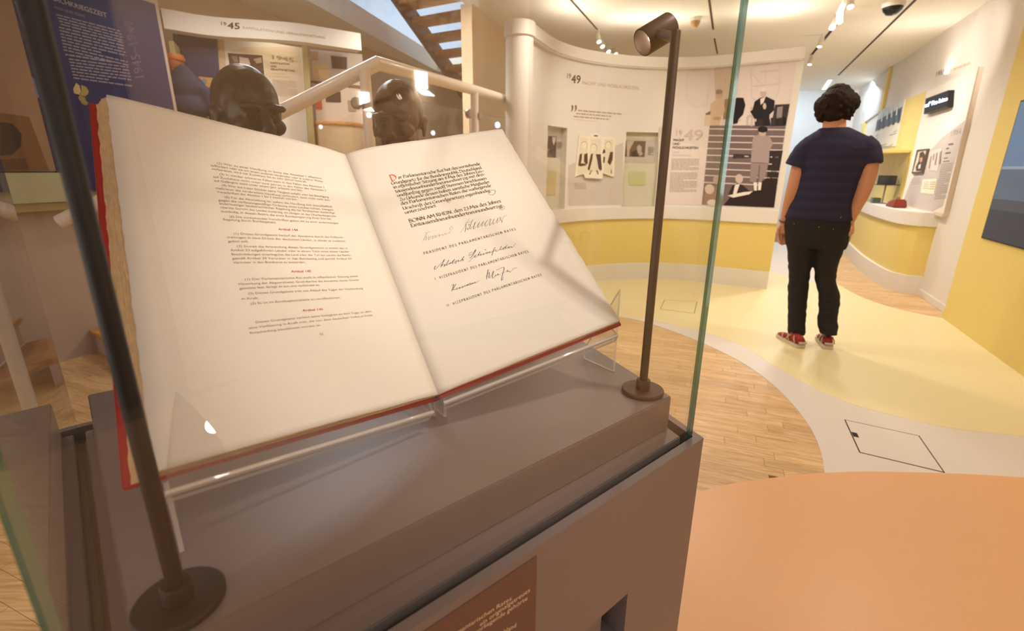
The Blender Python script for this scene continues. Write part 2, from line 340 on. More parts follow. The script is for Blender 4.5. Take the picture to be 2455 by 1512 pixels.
# broad-nib pen alphabet (x height 10, capitals 15, ascenders 17)
S = 's'
NIB = {
 'a': (8.8, [(S, (7, 9.4), (3.4, 9.8), (1, 5), (2.5, .4), (5, 1), (7.2, 4)), ((7.2, 9.8), (7.2, 2), (8.8, .6))]),
 'b': (9, [((1.5, 17), (1.5, 1.6)), (S, (1.5, 7), (4, 9.8), (7.5, 7.8), (7.4, 2.6), (4.4, .1), (1.5, 1.6))]),
 'c': (7.4, [(S, (7, 8.6), (4.5, 10), (1.2, 7), (1.2, 3), (4, .1), (7, 1.2))]),
 'd': (9.4, [(S, (7, 9.2), (3.2, 9.8), (1, 5), (2.5, .4), (5, .8), (7.4, 4)), ((7.4, 17), (7.4, 2), (9, .6))]),
 'e': (8, [(S, (1.5, 4.8), (6, 6), (6.8, 8.4), (4.5, 10), (1.5, 7.5), (1.2, 3), (3.6, .1), (7, 1.2))]),
 'f': (5.6, [(S, (7, 16), (5, 17), (3.2, 14), (3, 5), (3, -5)), ((.8, 9.6), (6, 9.6))]),
 'g': (8.6, [(S, (6.5, 9), (3, 10), (1.2, 7), (3, 4.2), (6, 5), (6.8, 8), (5.3, 9.8)), ((6.2, 9.4), (8.6, 9.8)), (S, (3, 4.2), (2, 2.5), (6.5, .8), (7.5, -2.5), (4, -5), (1, -3.2), (2, -.6), (4.6, .9))]),
 'h': (9.2, [((1.5, 17), (1.5, 0)), (S, (1.5, 7), (4, 9.6), (7, 8.8), (7.3, 6), (7.3, 0))]),
 'i': (4.4, [((1.8, 10), (1.8, 1), (3.4, .4)), ((1.5, 13.6), (2.3, 14.3))]),
 'j': (4.4, [((2, 10), (2, -4), (.4, -5.4)), ((1.7, 13.6), (2.4, 14.3))]),
 'k': (8.4, [((1.5, 17), (1.5, 0)), ((6.8, 9.8), (1.8, 5)), ((3, 6), (8, 0))]),
 'l': (4.4, [((1.8, 17), (1.8, 1.2), (3.6, .4))]),
 'm': (13.8, [((1.5, 10), (1.5, 0)), (S, (1.5, 7), (3.8, 9.7), (6.3, 8.8), (6.6, 6), (6.6, 0)), (S, (6.6, 7), (9, 9.7), (11.5, 8.8), (11.8, 6), (11.8, 0))]),
 'n': (9.2, [((1.5, 10), (1.5, 0)), (S, (1.5, 7), (4, 9.6), (7, 8.8), (7.3, 6), (7.3, 0))]),
 'o': (9, [(S, (4.6, 10), (1.4, 7.6), (1.2, 3), (4.4, 0), (7.6, 2.4), (7.8, 7), (4.6, 10))]),
 'p': (9, [((1.5, 10), (1.5, -6)), (S, (1.5, 7), (4, 9.8), (7.5, 7.8), (7.4, 2.6), (4.4, .1), (1.5, 1.6))]),
 'r': (6.2, [((1.5, 10), (1.5, 0)), (S, (1.5, 7), (3.6, 9.6), (6.2, 8.8))]),
 's': (6.4, [(S, (6, 9), (3.6, 10), (1.5, 8), (3.6, 5.4), (5.7, 3), (4, .1), (1, 1))]),
 't': (6, [((2.6, 13), (2.6, 2), (4, .3), (5.8, 1)), ((.6, 9.7), (5.6, 9.7))]),
 'u': (9.4, [(S, (1.5, 10), (1.5, 3), (3.6, .4), (7.2, 3.4)), ((7.4, 10), (7.4, 1.5), (9, .5))]),
 'v': (8.4, [((.8, 10), (4, .2), (7.6, 9.8))]),
 'w': (12.4, [((.8, 10), (3.6, .2), (6.2, 9), (8.8, .2), (11.6, 9.8))]),
 'z': (8, [((1, 9.6), (6.8, 9.6), (1.2, .6), (7.4, .6))]),
 'A': (12, [((.8, 0), (6, 15), (11.3, 0)), ((2.8, 5), (9.4, 5))]),
 'B': (10, [((2, 15), (2, 0)), (S, (1.2, 15), (7, 14.2), (7.3, 9.6), (2.2, 8)), (S, (2.2, 8), (8.8, 6.8), (8.4, 1), (1.2, 0))]),
 'C': (12, [(S, (11, 12.6), (7, 15.2), (1.6, 11), (1.6, 4), (7, -.2), (11, 2.4))]),
 'D': (13, [((2, 15), (2, 0)), (S, (.6, 15), (7, 14.8), (12, 8.2), (8.6, 1.6), (1, 0))]),
 'E': (9, [((2, 15), (2, 0)), ((1.4, 15), (8.4, 15)), ((2, 7.8), (7.2, 7.8)), ((1.4, .2), (8.6, .2))]),
 'G': (12.6, [(S, (11, 12.8), (7, 15.2), (1.6, 11), (1.6, 4), (7, -.2), (11.4, 2.4)), ((11.4, 2), (11.4, 7), (8, 7))]),
 'H': (12, [((2, 15), (2, 0)), ((10, 15), (10, 0)), ((2, 7.6), (10, 7.6))]),
 'I': (4.6, [((2.2, 15), (2.2, 0))]),
 'J': (7, [((1.4, 14.6), (5.4, 15), (5.4, 2)), (S, (5.4, 2), (4, -1), (.8, -.6))]),
 'L': (8.6, [((2, 15), (2, .2), (8.4, .2))]),
 'M': (14.6, [((1, 0), (2.6, 15), (7.2, 4), (11.8, 15), (13.6, 0))]),
 'N': (12.6, [((2, 0), (2, 15), (10.6, 0), (10.6, 15))]),
 'O': (14.4, [(S, (7.2, 15.2), (1.6, 11.4), (1.6, 3.8), (7.2, -.2), (12.8, 3.8), (12.8, 11.4), (7.2, 15.2))]),
 'P': (9.4, [((2, 15), (2, 0)), (S, (1.2, 15), (8, 14), (8, 8.6), (2.2, 7))]),
 'R': (10.6, [((2, 15), (2, 0)), (S, (1.2, 15), (7.6, 14.2), (7.6, 9.2), (2.2, 7.6)), ((4.6, 7.8), (10.2, 0))]),
 'S': (8.8, [(S, (8, 13.4), (4.8, 15.2), (1.8, 12), (4.6, 8.2), (7.8, 4.4), (5, -.1), (1, 1.6))]),
 'T': (10.4, [((.8, 14.8), (9.8, 14.8)), ((5.2, 14.8), (5.2, 0))]),
 'U': (12, [(S, (2, 15), (2, 4), (5, .1), (9.6, 4)), ((9.8, 15), (9.8, 0))]),
 'V': (11.6, [((.8, 15), (5.6, .2), (10.8, 15))]),
 'Z': (10.4, [((1.2, 14.6), (9.2, 14.6), (1.2, .4), (9.6, .4))]),
 '8': (8.6, [(S, (4.4, 7.6), (1.8, 10.8), (4.4, 14), (7, 10.8), (4.4, 7.6), (1.2, 4), (4.4, .1), (7.6, 4), (4.4, 7.6))]),
 '2': (8.8, [(S, (1.4, 10.4), (4.2, 14), (7.2, 10.6), (4.4, 5.6), (1.2, .8)), ((1.2, .6), (8, .6))]),
 '3': (8.2, [(S, (1.6, 11.2), (4.4, 13.6), (6.6, 10.4), (3.4, 7.4)), (S, (3.4, 7.4), (7, 4.6), (4.6, -.6), (1, .2))]),
 '.': (4, [((1.4, .4), (2.2, 1.2))]), ',': (4, [((2.2, 1.2), (1.2, -2))]), '-': (6.4, [((.8, 5), (5.6, 6))]), ' ': (4.2, []),
}
for a_, b_ in (('ä', 'a'), ('ö', 'o'), ('ü', 'u'), ('Ä', 'A')):
    h_ = 13 if b_ != 'A' else 18
    NIB[a_] = (NIB[b_][0], NIB[b_][1] + [((2.6, h_), (3.3, h_ + .6)), ((5.6, h_), (6.3, h_ + .6))])
def nib_polys(s, nib=1.15, angle=35, track=0.0, kern=1.0):
    """quads of a square-cut pen drawn along every stroke"""
    nx, ny = nib * math.cos(math.radians(angle)), nib * math.sin(math.radians(angle)); x = 0; quads = []
    for ch in s:
        wd, strokes = NIB.get(ch, NIB[' '])
        for st in strokes:
            if st[0] == S: pts = [(p.x, p.y) for p in catmull([V((q[0], q[1], 0)) for q in st[1:]], 4)]
            else: pts = st
            for (x0, y0), (x1, y1) in zip(pts[:-1], pts[1:]):
                dx, dy = x1 - x0, y1 - y0; L = math.hypot(dx, dy) or 1; px_, py_ = -dy / L * .28, dx / L * .28
                mx_, my_ = (nx, ny) if (nx * -dy + ny * dx) > 0 else (-nx, -ny)
                ox, oy = mx_ + px_, my_ + py_
                quads.append([(x + x0 - ox, y0 - oy), (x + x1 - ox, y1 - oy), (x + x1 + ox, y1 + oy), (x + x0 + ox, y0 + oy)])
        x += wd * kern + track
    return quads, x - track
def put_nib(mb, s, col, A, B, C, fn, unit=10.0, **kw):
    """C is the top of the x height (unit=10) or of the capitals (unit=15) above A"""
    q, wd = nib_polys(s, **kw)
    bx, by = (B[0] - A[0]) / wd, (B[1] - A[1]) / wd; cx, cy = (C[0] - A[0]) / unit, (C[1] - A[1]) / unit
    for quad in q: mb.paint([fn(A[0] + bx * x + cx * y, A[1] + by * x + cy * y) for x, y in quad], col)

# ================================================================== MATERIALS
m_white = mat('white_paint', (226, 221, 214), .55, var=.02, bump=.05)
m_ceil = mat('ceiling_paint', (240, 234, 220), .8, var=.02)
m_tan = mat('sand_paint', (214, 190, 160), .7, var=.03)
m_mauve = mat('mauve_paint', (188, 170, 160), .7, var=.03)
m_yellow = mat('yellow_paint', (226, 204, 122), .5, var=.03)
m_blue = mat('blue_panel', (36, 38, 88), .5, var=.05)
m_olive = mat('olive_edge', (166, 152, 108), .6)
m_case = mat('grey_lacquer', (114, 102, 99), .42, var=.03, scale=30, bump=.08, bscale=900, spec=.8)
m_black = mat('black_powder_coat', (16, 15, 15), .5, var=.1)
m_bronze = mat('brown_powder_coat', (78, 58, 52), .42, metal=.3, var=.06, spec=.4)
m_print = printmat()
m_oak = wood('oak_plank', (224, 191, 144), (198, 158, 104))
m_tread = wood('stair_oak', (214, 160, 96), (180, 122, 64), sx=2, sy=14)
m_gap = mat('dark_joint', (60, 44, 30), .8)

# ================================================================== FLOOR
WR = Plane((4.10, 4.356), 24.3)                       # the long right hand wall
fl = lambda pts, z: [onz(x, y, z) for x, y in pts]
fb = MB(); fb.prism([(-9, -6, -.2), (10, -6, -.2), (10, 13, -.2), (-9, 13, -.2)], (0, 0, .19))
floor = struct(fb.build('floor', mat('floor_screed', (150, 120, 90), .8)))
oak_edge = [(1425, 744), (1490, 760), (1540, 770), (1600, 790), (1690, 825), (1780, 870), (1850, 920), (1905, 975), (1945, 1030), (1968, 1085), (1977, 1135)]
oak_far = [(2266, 764), (2200, 752), (2130, 735), (2060, 710), (2010, 683)]
yel_edge = [(1400, 741), (1487, 757), (1600, 776), (1700, 800), (1780, 830), (1860, 880), (1960, 935), (2060, 975), (2200, 1010), (2300, 1030), (2455, 1046)]
def smooth2(p, k=6): return [(v.x, v.y) for v in catmull([V((a, b, 0)) for a, b in p], k)]
def planpoly(pts, z): return [V((p[0], p[1], z)) for p in pts]
def xy(pts): return [(v.x, v.y) for v in pts]
far_xy = xy(fl(oak_far, 0))
white_xy = smooth2(xy(fl(oak_edge, 0))) + [(1.33, 1.6), (1.2, 1.0), (2.9, 1.0), (3.98, 4.20)] + smooth2(far_xy)[1:] + [(4.3, 6.6), (5.2, 8.4), (4.6, 9.9), (3.3, 9.9), (3.0, 6.4), (0.3, 6.2), (.2, 5.0)]
wb = MB(); wb.prism(planpoly(white_xy, -.005), (0, 0, .0075)); wb.build('white_linoleum', mat('white_linoleum', (219, 212, 206), .45, var=.02, scale=40), floor)
yel_xy = smooth2(xy(fl(yel_edge, 0))) + [(3.4, 2.9), (3.98, 4.20)] + smooth2(far_xy)[1:] + xy(fl([(1950, 677), (1891, 661), (1844, 650)], 0)) + [(3.0, 5.9), (2.4, 6.3), (.8, 6.3), (.5, 5.2)]
yb = MB(); yb.prism(planpoly(yel_xy, -.004), (0, 0, .0073)); yb.build('yellow_linoleum', mat('yellow_linoleum', (230, 218, 172), .4, var=.02, scale=30), floor)
orange_px = [(1600, 1202), (1660, 1186), (1750, 1162), (1900, 1141), (2000, 1134), (2100, 1132), (2300, 1137), (2455, 1146)]
ox = smooth2(xy(fl(orange_px, 0))) + [(2.9, 1.60), (3.2, .6), (2.8, -1.4), (-2.0, -3.0), (-2.4, -1.2), (-.5, .2), (.35, 1.1)]
ob = MB(); ob.prism(planpoly(ox, -.003), (0, 0, .0075)); ob.build('orange_linoleum', mat('orange_linoleum', (224, 174, 128), .36, var=.02, scale=25, spec=.45), floor)
# strip parquet: every strip that reads in the photo is a piece of its own
PD = dirv(112); PN = V((PD.y, -PD.x, 0)); PW = .068
plank_mesh = []
def plank_me(L):
    b = MB(); b.box((0, 0, -.006), (L / 2 - .0007, PW / 2 - .0006, .006)); me = bpy.data.meshes.new('oak_plank'); me.from_pydata(b.v, [], b.f); me.materials.append(m_oak); return me
PME = {L: plank_me(L) for L in (.36, .46, .56)}
prot = math.atan2(PD.y, PD.x)
rest = MB(); rnd = random.Random(3); seen = 0
def inpoly(p, poly):
    c = False; j = len(poly) - 1
    for i in range(len(poly)):
        (xi, yi), (xj, yj) = poly[i], poly[j]
        if (yi > p[1]) != (yj > p[1]) and p[0] < (xj - xi) * (p[1] - yi) / (yj - yi) + xi: c = not c
        j = i
    return c
for r in range(-75, 110):
    s = -8 + rnd.random() * .5
    while s < 9:
        L = rnd.choice((.36, .46, .56)); c = PD * (s + L / 2) + PN * (-r * PW) + V((0, 3.2, 0)); s += L
        if not (-5 < c.x < 6.2 and .3 < c.y < 9): continue
        if all(inpoly((c + PD * k * L * .5).to_tuple()[:2], white_xy) or inpoly((c + PD * k * L * .5).to_tuple()[:2], ox) for k in (-1, 0, 1)): continue
        q = proj(V((c.x, c.y, 0)))
        dep = (V((c.x, c.y, 0)) - EYE).dot(fwd)
        vis = dep > .5 and ((1400 < q[0] < 2010 and 720 < q[1] < 1240) or (-10 < q[0] < 330 and 800 < q[1] < 1060 and dep < 4.3) or (1990 < q[0] < 2300 and 560 < q[1] < 790 and dep < 7.2))
        if vis and seen < 295:
            o = bpy.data.objects.new('oak_plank', PME[L]); COL.objects.link(o); o.parent = floor
            o.location = V((c.x, c.y, -.0001)) - floor.location; o.rotation_euler = (0, 0, prot); seen += 1
        else:
            rest.box((c.x, c.y, -.006), (L / 2 - .0007, PW / 2 - .0006, .006), (PD, PN, V((0, 0, 1))))
if rest.v: stuff(rest.build('oak_strips', m_oak, floor))

# ================================================================== SHELL
def wallbox(name, a, b, z0, z1, th, m, side):      # vertical slab, thickness away from the viewer
    a, b = V((a[0], a[1], 0)), V((b[0], b[1], 0)); d = (b - a).normalized(); n = V((d.y, -d.x, 0)) * side * th
    mb = MB(); mb.prism([a + V((0, 0, z0)), b + V((0, 0, z0)), b + V((0, 0, z1)), a + V((0, 0, z1))], n); return mb.build(name, m)
pw = lambda s: WR.p + WR.d * s
wall_right = struct(wallbox('wall_right', pw(-4.2), pw(6.6), 0, CZ, .15, m_white, 1))
# yellow facing in front of the near part of the wall
e = (V((3.963, 4.207, 0)) - WR.p).dot(WR.d)
b = MB(); b.prism([pw(-4.2) + WR.n * .0005, pw(e) + WR.n * .0005, pw(e) + WR.n * .087, pw(-4.2) + WR.n * .087], (0, 0, CZ)); b.build('yellow_facing', m_yellow, wall_right)
b = MB(); a0 = (onz(2268, 751) - WR.p).dot(WR.d); b.box(pw((e + 1.15) / 2 + .0) + WR.n * .007 + V((0, 0, .035)), ((1.15 - e) / 2, .007, .035), (WR.d, WR.n, V((0, 0, 1))))
struct(b.build('baseboard_right', m_white, bevel=.002))
L0 = Plane((-3.09, 3.03), 21)
pl = lambda s: L0.p + L0.d * s
wall_left = struct(wallbox('wall_left', pl(-2.6), (L0.px(380, 19).x, L0.px(380, 19).y), 0, CZ, .15, m_mauve, -1))
BK = Plane((-2.01, 7.17), 21.3); pk = lambda s: BK.p + BK.d * s
struct(wallbox('wall_stairwell', pk(-4.2), pk(2.9), 0, CZ, .12, m_tan, -1))
WM = Plane((-.573, 5.293), 19.35); pm_ = lambda s: WM.p + WM.d * s
struct(wallbox('wall_middle', pm_(.14), pm_(5.0), 0, CZ, .12, m_tan, 1))
struct(wallbox('wall_back', (-6, 10.6), (9, 10.6), 0, CZ + 2.6, .15, mat('cool_white_paint', (226, 232, 236), .6), -1))
ALP = math.radians(39.4); EX = V((math.cos(ALP), math.sin(ALP), 0)); EY = V((-math.sin(ALP), math.cos(ALP), 0))
ab = lambda a, b_, z=0.0: EX * a + EY * b_ + V((0, 0, z))
RB = -2.6                                              # wall behind the photographer, parallel to the case front
wall_front = struct(wallbox('wall_front', ab(-8, RB), ab(7.0, RB), 0, CZ, .15, mat('apricot_paint', (238, 200, 150), .6), 1))
b = MB(); b.prism([ab(-7.9, RB + .001), ab(.25, RB + .001), ab(.25, RB + .03), ab(-7.9, RB + .03)], (0, 0, CZ)); b.build('haze_dimmer', mat('haze_dimmer_umber', (92, 74, 64), .6), wall_front)  # unseen dark slab added to dim the haze reflected in the panes
# ceiling with the stair opening and the light slot
opening = [(-2.55, 3.2), (-2.0, 5.32), (-1.26, 8.86), (.28, 7.6), (-.50, 5.36), (-1.15, 3.4)]
slot = [(-1.86, 6.66), (-1.21, 8.72)]
cb = MB()
outer = [V((-9, -6, CZ)), ab(-5.5, -1.3, CZ), ab(6.0, -1.3, CZ), V((10, 11, CZ)), V((-9, 11, CZ))]  # stops short behind the camera, letting world light in as added fill
hole = [V((x, y, CZ)) for x, y in opening]
tris = tessellate_polygon([outer, hole]); pts = outer + hole
cb.add(pts, [tuple(t) for t in tris])
n = len(hole); up_ = V((0, 0, .24))
cb.add(hole + [h + up_ for h in hole], [(i, (i + 1) % n, n + (i + 1) % n, n + i) for i in range(n)])
cb.add([p + up_ for p in pts], [tuple(t) for t in tris])
ceiling = struct(cb.build('ceiling', m_ceil, recalc=False))
ub = MB()                                             # upper storey seen through the opening
ub.add([(-5.5, 2.4, 3.1), (1.5, 2.4, 3.1), (1.5, 10.4, 3.1), (-5.5, 10.4, 3.1), (-5.5, 2.4, 5.6), (1.5, 2.4, 5.6), (1.5, 10.4, 5.6), (-5.5, 10.4, 5.6)],
       [(0, 1, 5, 4), (1, 2, 6, 5), (2, 3, 7, 6), (3, 0, 4, 7), (4, 5, 6, 7)])
struct(ub.build('wall_upper', mat('cool_wall', (205, 212, 224), .7), recalc=False))
# ceiling slots for the light tracks, one of them with a lit end
def slotline(p, q, name, wdt=.022, m=m_gap, z=CZ):
    a, b_ = onz(*p, z), onz(*q, z); d = (b_ - a).normalized(); mb = MB()
    mb.box((a + b_) / 2 - V((0, 0, .002)), ((b_ - a).length / 2, wdt / 2, .003), (d, V((d.y, -d.x, 0)), V((0, 0, 1)))); return struct(mb.build(name, m))
slotline((2235, -40), (2010, 180), 'trim_1', .022); slotline((1990, 192), (1975, 214), 'trim_2', .06, mat('lit_slot', (235, 245, 255), .5, emit=1.6))
slotline((1365, -5), (1432, 70), 'trim_3', .018); slotline((1692, -60), (1710, 70), 'trim_4', .018); slotline((1713, 92), (1720, 128), 'trim_5', .018)
slotline((2010, 52), (1945, 132), 'trim_6', .03)

# ================================================================== DISPLAY CASE
ZR, ZP, ZT, ZG = .892, .889, .945, .868               # rim, inner plate, plinth top, groove bottom
FLc, FRc, BRc, BLc = (-.083, .303), (.635, .313), (.838, .953), (-.120, .953)
outer_ab = [FLc, FRc, BRc, BLc]
def inset(poly, ds):
    n = len(poly); out = []; ar = sum(poly[i][0] * poly[(i + 1) % n][1] - poly[(i + 1) % n][0] * poly[i][1] for i in range(n)); sg = 1 if ar > 0 else -1
    L = []
    for i in range(n):
        (x0, y0), (x1, y1) = poly[i], poly[(i + 1) % n]; l = math.hypot(x1 - x0, y1 - y0); nx, ny = -(y1 - y0) / l * sg, (x1 - x0) / l * sg
        d = ds[i] if isinstance(ds, (list, tuple)) else ds; L.append((x0 + nx * d, y0 + ny * d, x1 - x0, y1 - y0))
    for i in range(n):
        x0, y0, ux, uy = L[i - 1]; x1, y1, vx, vy = L[i]; den = ux * vy - uy * vx; t = ((x1 - x0) * vy - (y1 - y0) * vx) / den
        out.append((x0 + ux * t, y0 + uy * t))
    return out
rim_in = inset(outer_ab, [.0125, .0125, .0125, .0125]); gl_out = inset(outer_ab, .0135); gl_in = inset(outer_ab, .0203); plate_ab = inset(outer_ab, [.027, .027, .027, .027])
plinth_ab = [(-.044, .364), (.622, .366), (.793, .925), (-.078, .931)]
P3 = lambda poly, z: [ab(a, b_, z) for a, b_ in poly]
case = thing('display_case', ab(.28, .63), 'grey display case with tall glass panes holding the open signed book', 'display case')
def ring(mb, o_, i_, z0, z1):
    n = len(o_)
    for k in range(n):
        j = (k + 1) % n; mb.hexa([ab(*o_[k], z0), ab(*o_[j], z0), ab(*i_[j], z0), ab(*i_[k], z0)], [ab(*o_[k], z1), ab(*o_[j], z1), ab(*i_[j], z1), ab(*i_[k], z1)])
FD = (V((*FRc, 0)) - V((*FLc, 0))).normalized(); FL_ = (V((*FRc, 0)) - V((*FLc, 0))).length
FP = Plane(ab(*FLc), 0); FP.d = (ab(*FRc) - ab(*FLc)).normalized(); FP.n = V((FP.d.y, -FP.d.x, 0)); FP.n = FP.n if FP.n.dot(EYE - FP.p) > 0 else -FP.n
# lower box with a drawer recess in its front
hr, ht, hl, hb = FP.px(1505, 1422), FP.px(1505, 1422).z, None, None
sr = (hr - FP.p).dot(FP.d); sl = sr - .125; zt = hr.z; zb = zt - .085
f = lambda s, z, o=0.0: FP.p + FP.d * s + FP.n * o + V((0, 0, z))
bb = MB(); Ls = FL_
def quadwall(mb, s0, s1, z0, z1): mb.add([f(s0, z0), f(s1, z0), f(s1, z1), f(s0, z1)], [(0, 1, 2, 3)])
quadwall(bb, 0, Ls, 0, zb); quadwall(bb, 0, sl, zb, zt); quadwall(bb, sr, Ls, zb, zt); quadwall(bb, 0, Ls, zt, ZG)
D_ = -.09
for q in ([f(sl, zb), f(sl, zb, D_), f(sl, zt, D_), f(sl, zt)], [f(sr, zb), f(sr, zt), f(sr, zt, D_), f(sr, zb, D_)], [f(sl, zt), f(sl, zt, D_), f(sr, zt, D_), f(sr, zt)], [f(sl, zb), f(sr, zb), f(sr, zb, D_), f(sl, zb, D_)], [f(sl, zb, D_), f(sr, zb, D_), f(sr, zt, D_), f(sl, zt, D_)]):
    bb.add(q, [(0, 1, 2, 3)])
o3 = P3(outer_ab, 0); t3 = P3(outer_ab, ZG)
for k in (1, 2, 3): j = (k + 1) % 4; bb.add([o3[k], o3[j], t3[j], t3[k]], [(0, 1, 2, 3)])
bb.add(t3, [(0, 1, 2, 3)]); bb.add(o3, [(3, 2, 1, 0)])
body = bb.build('case_body', m_case, case, recalc=False)
rb = MB(); ring(rb, outer_ab, rim_in, ZG, ZR); rb.build('rim', m_case, case)
pb = MB(); pb.prism(P3(plate_ab, ZG), (0, 0, ZP - ZG)); pb.build('inner_plate', m_case, case, bevel=.0012)
pb = MB(); pb.prism(P3(plinth_ab, ZP), (0, 0, ZT - ZP)); pb.build('plinth', m_case, case, bevel=.0018)
# pull-out drawer with a card in the recess
drawer = MB(); drawer.box(f((sl + sr) / 2 - .012, (zb + zt) / 2 - .012, -.05), ((sr - sl) / 2 - .016, .03, (zt - zb) / 2 - .016), (FP.d, FP.n, V((0, 0, 1))))
dr = drawer.build('drawer', mat('drawer_grey', (120, 110, 104), .5), case, bevel=.002)
cd_ = MB(); cd_.box(f((sl + sr) / 2 - .014, (zb + zt) / 2 + .016, -.05), ((sr - sl) / 2 - .03, .022, .0012), (FP.d, FP.n, V((0, 0, 1)))); lab(cd_.build('paper_card', mat('cream_card', (225, 214, 178), .7), dr), 'cream paper card lying in the drawer')
# glass
m_glass = glassmat('case_glass', (.985, .990, .987), .038)
def edgemat():  # noise colours paint the internal reflections into the edge as streaks
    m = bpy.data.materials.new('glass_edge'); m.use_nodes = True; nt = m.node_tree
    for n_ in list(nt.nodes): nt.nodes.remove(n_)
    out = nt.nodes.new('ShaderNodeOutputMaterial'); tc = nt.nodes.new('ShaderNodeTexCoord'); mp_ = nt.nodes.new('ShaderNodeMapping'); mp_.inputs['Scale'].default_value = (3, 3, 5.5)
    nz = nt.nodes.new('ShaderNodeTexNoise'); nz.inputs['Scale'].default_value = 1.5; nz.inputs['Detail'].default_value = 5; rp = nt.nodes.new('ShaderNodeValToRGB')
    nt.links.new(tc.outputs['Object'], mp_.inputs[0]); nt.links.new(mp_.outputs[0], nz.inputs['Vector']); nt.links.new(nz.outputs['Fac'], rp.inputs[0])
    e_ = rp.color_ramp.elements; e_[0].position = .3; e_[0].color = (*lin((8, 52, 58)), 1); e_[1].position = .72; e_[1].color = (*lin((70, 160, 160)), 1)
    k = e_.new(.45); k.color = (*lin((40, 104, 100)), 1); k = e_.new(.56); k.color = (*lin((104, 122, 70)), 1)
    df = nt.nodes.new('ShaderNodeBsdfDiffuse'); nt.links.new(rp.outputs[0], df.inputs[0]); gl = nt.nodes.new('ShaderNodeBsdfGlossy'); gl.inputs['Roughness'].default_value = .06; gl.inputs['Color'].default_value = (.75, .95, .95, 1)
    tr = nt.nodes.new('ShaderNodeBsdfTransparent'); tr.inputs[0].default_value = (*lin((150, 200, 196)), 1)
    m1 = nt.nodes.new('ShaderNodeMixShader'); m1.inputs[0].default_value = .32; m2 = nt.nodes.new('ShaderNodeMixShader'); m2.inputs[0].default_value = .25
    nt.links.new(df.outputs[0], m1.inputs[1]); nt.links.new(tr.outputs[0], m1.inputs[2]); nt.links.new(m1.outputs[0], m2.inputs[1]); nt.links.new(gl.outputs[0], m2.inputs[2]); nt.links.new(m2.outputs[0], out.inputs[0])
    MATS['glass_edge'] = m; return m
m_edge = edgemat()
GT = 1.86
for k, nm in enumerate(('glass_front', 'glass_right', 'glass_back', 'glass_left')):
    j = (k + 1) % 4; mb = MB()
    def P_(q, z): return ab(q[0], q[1], z)
    oA, oB, iA, iB = gl_out[k], gl_out[j], gl_in[k], gl_in[j]
    lo = [P_(oA, ZG + .002), P_(oB, ZG + .002), P_(iB, ZG + .002), P_(iA, ZG + .002)]
    if k == 0:                 # front pane runs the full width, the sides butt against it, rear corners are mitred
        nrm = (lo[3] - lo[0]).dot(EY); lo[2] = lo[1] + EY * nrm; lo[3] = lo[0] + EY * nrm
    elif k == 1: d_ = (lo[1] - lo[0]).normalized(); lo[0] = lo[0] + d_ * .0075; lo[3] = lo[3] + d_ * .0008
    elif k == 3: d_ = (lo[0] - lo[1]).normalized(); lo[1] = lo[1] + d_ * .0075; lo[2] = lo[2] + d_ * .0008
    hi = [p + V((0, 0, GT - ZG)) for p in lo]
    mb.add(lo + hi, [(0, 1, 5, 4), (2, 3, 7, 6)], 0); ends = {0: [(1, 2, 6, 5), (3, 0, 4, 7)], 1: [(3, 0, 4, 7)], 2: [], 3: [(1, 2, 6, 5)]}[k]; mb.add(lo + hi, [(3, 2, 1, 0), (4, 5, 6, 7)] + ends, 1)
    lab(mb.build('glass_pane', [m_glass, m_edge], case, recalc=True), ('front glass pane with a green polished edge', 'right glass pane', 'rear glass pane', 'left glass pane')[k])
# wording panel on the front
tb = MB()
q1, q2 = FP.px(1288, 1331, .0006), FP.px(1279, 1512, .0006); s1 = (q1 - FP.p).dot(FP.d); zt1 = q1.z
tb.paint([f(s1 - .34, zt1 - .20, .0006), f(s1, zt1 - .20, .0006), f(s1, zt1, .0006), f(s1 - .34, zt1, .0006)], (112, 82, 68))
tp = lambda x, y: FP.px(x, y, .001)
for s_, A_, B_ in (('Parlamentarischen Rates', (1060.6, 1542.5), (1227, 1437)), ('ein originalgetreues', (1150, 1502), (1271, 1417)), ('vorliegende gehörte', (1138, 1521), (1265, 1437)), ('Deutschland', (1165, 1542), (1238, 1502))):
    put_text(tb, s_, (232, 205, 170), A_, B_, (A_[0] + .5, A_[1] - 11), tp)
lab(tb.build('wording_panel', m_print, case), 'dark brown wording panel with pale lettering')

# ================================================================== BOOK
def bk(px_, depth): return at(px_[0], px_[1], depth)
_m = dict(TL=(-.492, .619, 1.353), TG=(-.281, .827, 1.307), BG=(-.094, .567, .992), BL=(-.305, .359, 1.038), TR=(-.016, .957, 1.358), BR=(.172, .697, 1.043))
_o = dict(TL=(255, 228), TG=(828, 370), BG=(1050, 945), BL=(368, 1132), TR=(1203, 310), BR=(1487, 768))
K = {k: bk(_o[k], (V(_m[k]) - EYE).dot(fwd)) for k in _m}
nL = (K['TL'] - K['TG']).cross(K['BG'] - K['TG']).normalized(); nL = nL if nL.dot(EYE - K['TG']) > 0 else -nL
nR = (K['TR'] - K['TG']).cross(K['BG'] - K['TG']).normalized(); nR = nR if nR.dot(EYE - K['TG']) > 0 else -nR
def bulge(u, pk_, e0=.16): return (math.sin(min(u / e0, 1) * math.pi / 2) if u < e0 else max(0.0, math.cos((u - e0) / (1 - e0) * math.pi / 2)))
